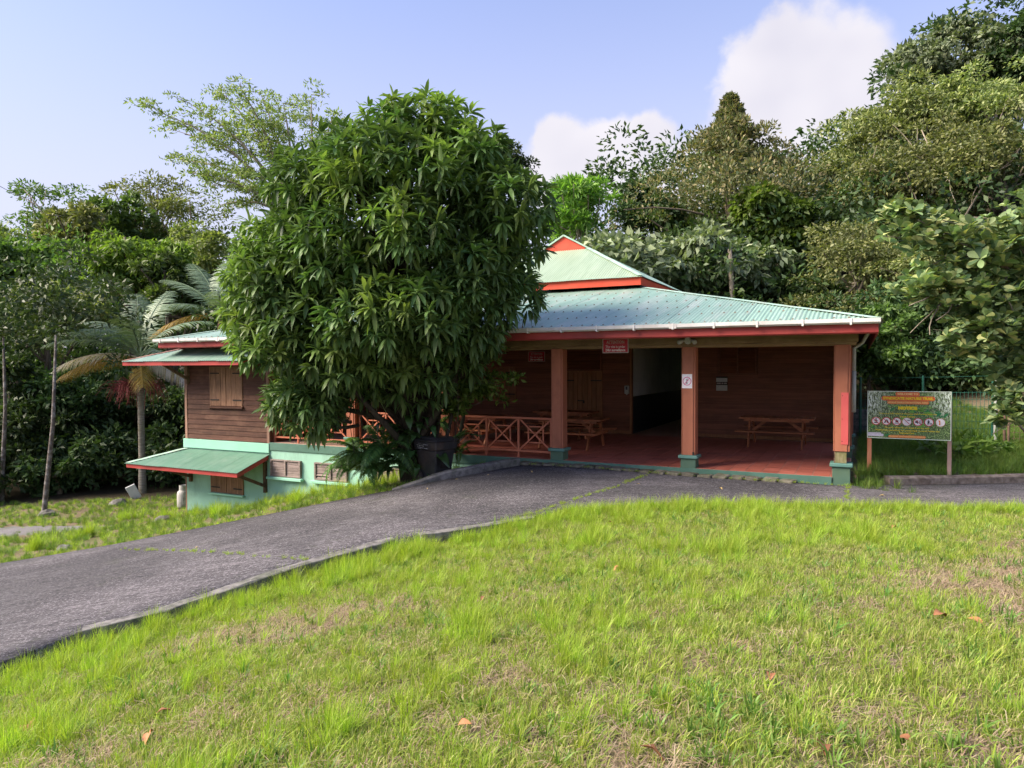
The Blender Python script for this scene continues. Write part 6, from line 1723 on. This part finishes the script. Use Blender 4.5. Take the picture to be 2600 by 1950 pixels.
def scatter(name, Pz, scl, meshes, seed, tilt=.12):
    rng = np.random.default_rng(seed); n = len(Pz)
    coll = bpy.data.collections.new(name + '_tufts')
    for i, m_ in enumerate(meshes): coll.objects.link(bpy.data.objects.new('grass_tuft_%02d' % i, m_))
    me = bpy.data.meshes.new(name); me.vertices.add(n); me.vertices.foreach_set('co', np.asarray(Pz, np.float32).ravel())
    a_ = me.attributes.new('rot', 'FLOAT_VECTOR', 'POINT'); a_.data.foreach_set('vector', np.column_stack([rng.normal(size=(n, 2)) * tilt, rng.random(n) * 6.283]).astype(np.float32).ravel())
    a_ = me.attributes.new('scl', 'FLOAT', 'POINT'); a_.data.foreach_set('value', np.asarray(scl, np.float32))
    a_ = me.attributes.new('pick', 'INT', 'POINT'); a_.data.foreach_set('value', rng.integers(0, len(meshes), n).astype(np.int32))
    o = link(name, me); o['kind'] = 'stuff'
    ng = bpy.data.node_groups.new(name, 'GeometryNodeTree')
    ng.interface.new_socket('Geometry', in_out='INPUT', socket_type='NodeSocketGeometry'); ng.interface.new_socket('Geometry', in_out='OUTPUT', socket_type='NodeSocketGeometry')
    gi, go_ = ng.nodes.new('NodeGroupInput'), ng.nodes.new('NodeGroupOutput'); ip = ng.nodes.new('GeometryNodeInstanceOnPoints'); ci = ng.nodes.new('GeometryNodeCollectionInfo')
    ci.inputs['Collection'].default_value = coll; ci.inputs['Separate Children'].default_value = True; ci.inputs['Reset Children'].default_value = True
    def attr(nm, ty):
        x = ng.nodes.new('GeometryNodeInputNamedAttribute'); x.data_type = ty; x.inputs['Name'].default_value = nm; return x.outputs['Attribute']
    e2r = ng.nodes.new('FunctionNodeEulerToRotation')
    ng.links.new(gi.outputs[0], ip.inputs['Points']); ng.links.new(ci.outputs[0], ip.inputs['Instance']); ip.inputs['Pick Instance'].default_value = True
    ng.links.new(attr('pick', 'INT'), ip.inputs['Instance Index']); ng.links.new(attr('rot', 'FLOAT_VECTOR'), e2r.inputs[0]); ng.links.new(e2r.outputs[0], ip.inputs['Rotation']); ng.links.new(attr('scl', 'FLOAT'), ip.inputs['Scale'])
    ng.links.new(ip.outputs[0], go_.inputs[0])
    o.modifiers.new('scatter', 'NODES').node_group = ng
    return o
T_tall = [tuft(200 + k, 46, .035, .09, .25, .0034, .6, L['tall']) for k in range(5)]
T_lawn = [tuft(220 + k, 24, .06, .03, .08, .0046, 1.0, L['lawn']) for k in range(6)]
T_mid = [tuft(240 + k, 30, .05, .06, .14, .0042, .75, L['tall']) for k in range(4)]
T_weed = [tuft(260 + k, 13, .03, .06, .15, .012, 1.0, L['weed'], kink=.9) for k in range(5)]
T_straw = [tuft(280 + k, 26, .11, .04, .13, .0035, 1., L['straw'], flat=True) for k in range(5)]
T_shade = [tuft(300 + k, 40, .07, .10, .28, .007, .7, L['shade_grass']) for k in range(5)]
def sample(n, x0, x1, y0, y1, rng): return np.column_stack([rng.uniform(x0, x1, n), rng.uniform(y0, y1, n)])
def free(q, grow=0.):
    a, v = bav(q); b_ = (v > -.05) & (v < 14.2) & (a > -.45) & (a < 18.0)
    return ~in_road(q, grow) & ~b_
def put(q, dz=0.): return np.column_stack([q, ground_z(q) + dz + np.where((np.abs(q[:, 0]) < 14) & (q[:, 1] < 14), (fbm(q, 1.3, 11) - .5) * .05, 0)])
rng = np.random.default_rng(91)
def lawn_pts(density, ymax=12.2):
    A = 26 * (ymax - 1.0); q = sample(int(A * density), -12, 14, 1.0, ymax, rng)
    q = q[(np.abs(q[:, 0]) < .80 * q[:, 1] + 1.6) & (q[:, 1] < 11.7)]
    return q
def near_side(q):   # the lawn lies on the camera's side of the drive
    xs = np.array([s[0][0] for s in ROAD]); ys = np.array([s[0][1] for s in ROAD]); return q[:, 1] < np.interp(q[:, 0], xs, ys) + .02
# bare: more to the right and close by, less on the left
def bare(q): return np.clip((fbm(q, .75, 51) - .44) * 3.8 + .055 * (q[:, 0] - .5) + .10 * (4.6 - q[:, 1]) * (q[:, 0] > -1.5), 0, 1)
def lush(q): return np.clip((fbm(q, .9, 61) - .38) * 3 + .16 * (-q[:, 0] - .2) + .20 * (q[:, 1] - 6.0), 0, 1)
q = lawn_pts(240); q = q[near_side(q)]; q = q[free(q)]; q = q[rng.random(len(q)) > bare(q) * .82]
scatter('lawn', put(q), rng.uniform(.7, 1.35, len(q)), T_lawn, 1)
q = lawn_pts(75); q = q[near_side(q)]; q = q[free(q)]; pr_ = (vnoise(q, 2.6, 71) ** 2.6) * (.55 + 1.2 * lush(q)) * (1 - .75 * bare(q)); q = q[rng.random(len(q)) < pr_]
scatter('tall_grass', put(q), rng.uniform(.55, 1.15, len(q)) * (.85 + .35 * lush(q)), T_tall, 2)
q = lawn_pts(70); q = q[near_side(q)]; q = q[free(q)]; q = q[rng.random(len(q)) < (.12 + .6 * lush(q)) * (1 - .85 * bare(q))]
scatter('tall_grass', put(q), rng.uniform(.7, 1.25, len(q)), T_mid, 3)
q = lawn_pts(40); q = q[near_side(q)]; q = q[free(q)]; q = q[rng.random(len(q)) < .22 + .6 * (vnoise(q, 1.7, 72) > .62)]
scatter('lawn_weeds', put(q), rng.uniform(.45, 1.0, len(q)), T_weed, 4)
q = lawn_pts(120); q = q[near_side(q)]; q = q[free(q)]; q = q[rng.random(len(q)) < .30 + .7 * bare(q)]
scatter('dry_thatch', put(q, .004), rng.uniform(.7, 1.4, len(q)), T_straw, 5, .05)
# taller fringe along the near edge of the drive
fr_ = []
for i in range(2, len(ROAD) - 1):
    p, q_ = np.array(ROAD[i][0][:2]), np.array(ROAD[i + 1][0][:2]); n = int(np.linalg.norm(q_ - p) * (70 if i > 6 else 42)); f = rng.random((n, 1)); d = (q_ - p) / np.linalg.norm(q_ - p)
    fr_.append(p + (q_ - p) * f - np.array([-d[1], d[0]]) * (np.abs(rng.normal(size=(n, 1))) * .28 + (.04 if i > 6 else .12)))
q = np.vstack(fr_); q = q[free(q)]
scatter('verge_grass', put(q), rng.uniform(.6, 1.15, len(q)), T_tall, 6)
# right verge, behind the kerb up to and beyond the fence
q = sample(9000, 5.8, 16, 13.4, 27, rng); a_, v_ = bav(q); q = q[free(q, .12) & (a_[:] < -.42) & (forest_mask(q) < .5)]; q = q[rng.random(len(q)) < np.clip(1.5 - (q[:, 1] - 14) * .05, .3, 1)]
scatter('verge_grass', put(q), rng.uniform(.5, 1.1, len(q)), T_shade, 7)
q = np.array([tuple(Wp(a, v))[:2] for a, v in zip(rng.uniform(-1.5, -.4, 130), rng.uniform(-.28, .5, 130))]); q = q[~in_road(q) | (rng.random(len(q)) < .12)]
scatter('verge_grass', np.column_stack([q, np.maximum(ground_z(q), -.2)]), rng.uniform(.6, 1.1, len(q)), T_shade, 8)
# left verge between drive and building, lower yard
q = sample(15000, -22, 0.5, 11.5, 27, rng); q = q[free(q)]; q = q[(~near_side(q)) & (forest_mask(q) < .55)]; dr = in_road(q, .9)
keep = rng.random(len(q)) < np.where(dr, 1., .25 + .55 * (fbm(q, .5, 33) > .45)); q = q[keep]; q = q[~in_poly(q, np.array(pts_g := [(-15.4, 19.2), (-13.4, 18.6), (-11.5, 19.0), (-12.4, 20.2), (-14.8, 20.5)])) | (rng.random(len(q)) < .12)]
h_ = len(q) // 2
scatter('yard_grass', put(q[:h_]), rng.uniform(.6, 1.2, h_), T_mid, 9)
scatter('yard_grass', put(q[h_:]), rng.uniform(.35, .8, len(q) - h_), T_shade, 10)
qs = []
for a in np.arange(9.5, 17.5, .05): qs.append(tuple(Wp(a, -.15 - abs(rng.normal()) * .5))[:2])
q = np.array(qs); q = q[free(q)]
scatter('wall_grass', put(q), rng.uniform(.7, 1.7, len(q)), T_tall, 11)
for px, py, y in ((760, 1262, 16.6), (550, 1300, 17.4), (330, 1275, 21), (415, 1275, 19.6), (100, 1370, 15.2), (220, 1345, 16.5)):
    p = at(px, py, y); q = np.array([[p.x, p.y]]) + rng.normal(size=(12, 2)) * .12
    scatter('grass_clump', put(q), rng.uniform(1.1, 2.0, 12), T_tall, int(px))
# weeds in the joints of the drive
def joint(pxs, seed, dens=26, zoff=.0, meshes=None, sc=(.25, .6)):
    out = []
    for (x0, y0, d0), (x1, y1, d1) in zip(pxs[:-1], pxs[1:]):
        p, q_ = at(x0, y0, d0), at(x1, y1, d1); n = int((q_ - p).length * dens)
        for _ in range(n):
            f = rng.random(); w = p.lerp(q_, f); out.append((w.x + rng.normal() * .025, w.y + rng.normal() * .025))
    q = np.array(out); z = np.where(in_road(q), road_z(q), ground_z(q)); scatter('joint_weeds', np.column_stack([q, z]), rng.uniform(*sc, len(q)), meshes or T_mid, seed)
def onroad(px, py):
    d = ray(px, py); k = 12.
    for _ in range(30):
        w = Vector((0, 0, CAM_Z)) + d * (k / d.y); zr_ = float(road_z([(w.x, w.y)])[0]); k = d.y * (zr_ - CAM_Z) / d.z
    return k
joint([(x, y, onroad(x, y)) for x, y in ((1650, 1203), (1560, 1238), (1440, 1275), (1330, 1310))], 31, 24, sc=(.15, .5))
joint([(x, y, onroad(x, y)) for x, y in ((300, 1395), (480, 1400), (640, 1412), (780, 1424))], 32, 9)
joint([(x, y, onroad(x, y)) for x, y in ((2155, 1225), (2150, 1255), (2148, 1270))], 33, 14, sc=(.3, .6))
qs = np.array([tuple(Wp(a, -.28 + rng.normal() * .03))[:2] for a in rng.uniform(-.2, 6.2, 130)]); scatter('joint_weeds', np.column_stack([qs, road_z(qs) + .02]), rng.uniform(.2, .5, len(qs)), T_mid, 34)
# leafy weeds by the notice board
for i, (px, py, y, lab) in enumerate(((2440, 1140, 16.0, 'low leafy weed clump right of the notice board'), (2500, 1140, 16.3, 'low leafy weed clump in front of the gate posts'), (2420, 1125, 16.8, 'leafy weed clump against the green fence'))):
    p = at(px, py, y); g_ = gz(p.x, p.y); r = empty('weed_clump', (p.x, p.y, g_)); rg = np.random.default_rng(400 + i)
    C = np.column_stack([rg.normal(size=14) * .3, rg.normal(size=14) * .25, rg.uniform(.1, .4, 14)]); V_, F_ = clump_leaves(rg, C, np.full(14, .2), 12, .24, .07, .6, .2); link('foliage', np_mesh('foliage', V_, F_), L['weed'], r)
    mb = MB()
    for c_ in C: mb.tube([(c_[0] * .5, c_[1] * .5, 0), tuple(c_)], .006, 4)
    mb.build('stem', M['bark'], r); tag(r, lab, 'weed')
# ------------------------------------------------------------------ fallen leaves
def fallen(seed, L_=.13, W_=.06):
    rg = np.random.default_rng(seed); V_, F_ = [], []
    for i in range(6):
        t_ = i / 5; w = W_ * math.sin(math.pi * (t_ * .9 + .05)) * .5
        for s in (-1, 0, 1): V_.append((L_ * (t_ - .5), s * w, abs(s) * w * .5 + .025 * math.sin(t_ * 3.1) + rg.normal() * .003))
    for i in range(5):
        for k in range(2): a_ = i * 3 + k; F_.append((a_, a_ + 1, a_ + 4, a_ + 3))
    return np_mesh('fallen_leaf', np.array(V_), np.array(F_), True)
fm = [fallen(k, .10 + .02 * k, .05 + .006 * k) for k in range(4)]
for m_ in fm: m_.materials.append(M['dry_leaf'])
fy = fallen(9, .12, .04); fy.materials.append(M['yellow_leaf'])
def onlawn(px, py):
    d = ray(px, py); k = 6.
    for _ in range(30):
        w = Vector((0, 0, CAM_Z)) + d * (k / d.y); k = d.y * (gz(w.x, w.y) + .05 - CAM_Z) / d.z
        k = max(1., min(k, 14))
    return Vector((0, 0, CAM_Z)) + d * (k / d.y)
rr = random.Random(12)
for px, py, sc, lab in ((75, 1855, 1.5, 'large rust-brown fallen leaf in the grass at the bottom left'), (380, 1872, .8, 'brown leaf near the bottom left, right of the large rust-brown one'), (415, 1808, .6, 'small brown leaf at the left, above its bottom-left neighbour'), (1550, 1330, 1., 'brown leaf near the far lawn edge, upper of a pair'), (1520, 1365, .9, 'brown leaf near the far lawn edge, lower of a pair'), (2385, 1565, 1.1, 'orange-brown fallen leaf on the lawn at the right'), (2085, 1905, 1.1, 'pale brown fallen leaf on bare ground near the bottom right'),
                        (1655, 1915, .8, 'brown leaf at the bottom, right of the middle'), (1570, 1445, 1.0, 'dark curled leaf in the middle of the lawn'), (2270, 1340, 1., 'brown leaf at the far right lawn, left of a pair'), (2320, 1375, .9, 'brown leaf at the far right lawn, right of a pair'), (1225, 1520, .7, 'brown leaf left of the middle of the lawn'), (1955, 1720, .8, 'brown leaf right of the middle of the lawn'), (2480, 1580, .8, 'brown leaf near the right edge beside the orange-brown one'), (1180, 1840, .7, 'brown leaf at the bottom middle of the lawn'), (2300, 1880, .7, 'brown leaf at the bottom right of the lawn')):
    w = onlawn(px, py); o = link('fallen_leaf', rr.choice(fm)); o.location = w; o.rotation_euler = (rr.uniform(-.5, .5), rr.uniform(-.5, .5), rr.uniform(0, 6.3)); o.scale = (sc, sc, sc)
    tag(o, lab or 'small brown fallen leaf lying in the lawn grass', 'leaf', 'fallen leaves on the lawn')
for px, py, lab in ((1085, 1243, 'yellow leaf on the driveway nearest the low end of the raised kerb'), (1160, 1220, 'yellow leaf on the driveway beside the middle of the raised kerb'), (1240, 1208, 'yellow leaf on the driveway near the top of the raised kerb'), (1350, 1200, 'yellow leaf on the driveway below the second pillar'), (500, 1393, 'yellow leaf in the mossy joint on the left of the driveway'), (1620, 1232, 'yellow leaf on the driveway right of the diagonal mossy joint'), (1830, 1243, 'yellow leaf on the driveway in front of the right bay'), (2240, 1262, 'yellow leaf on the driveway below the notice board')):
    k = onroad(px, py); w = at(px, py, k); o = link('fallen_leaf', fy); o.location = w + Vector((0, 0, .012)); o.rotation_euler = (0, 0, rr.uniform(0, 6.3)); s_ = rr.uniform(.6, 1.2); o.scale = (s_, s_, s_)
    tag(o, lab, 'leaf', 'fallen leaves on the driveway')
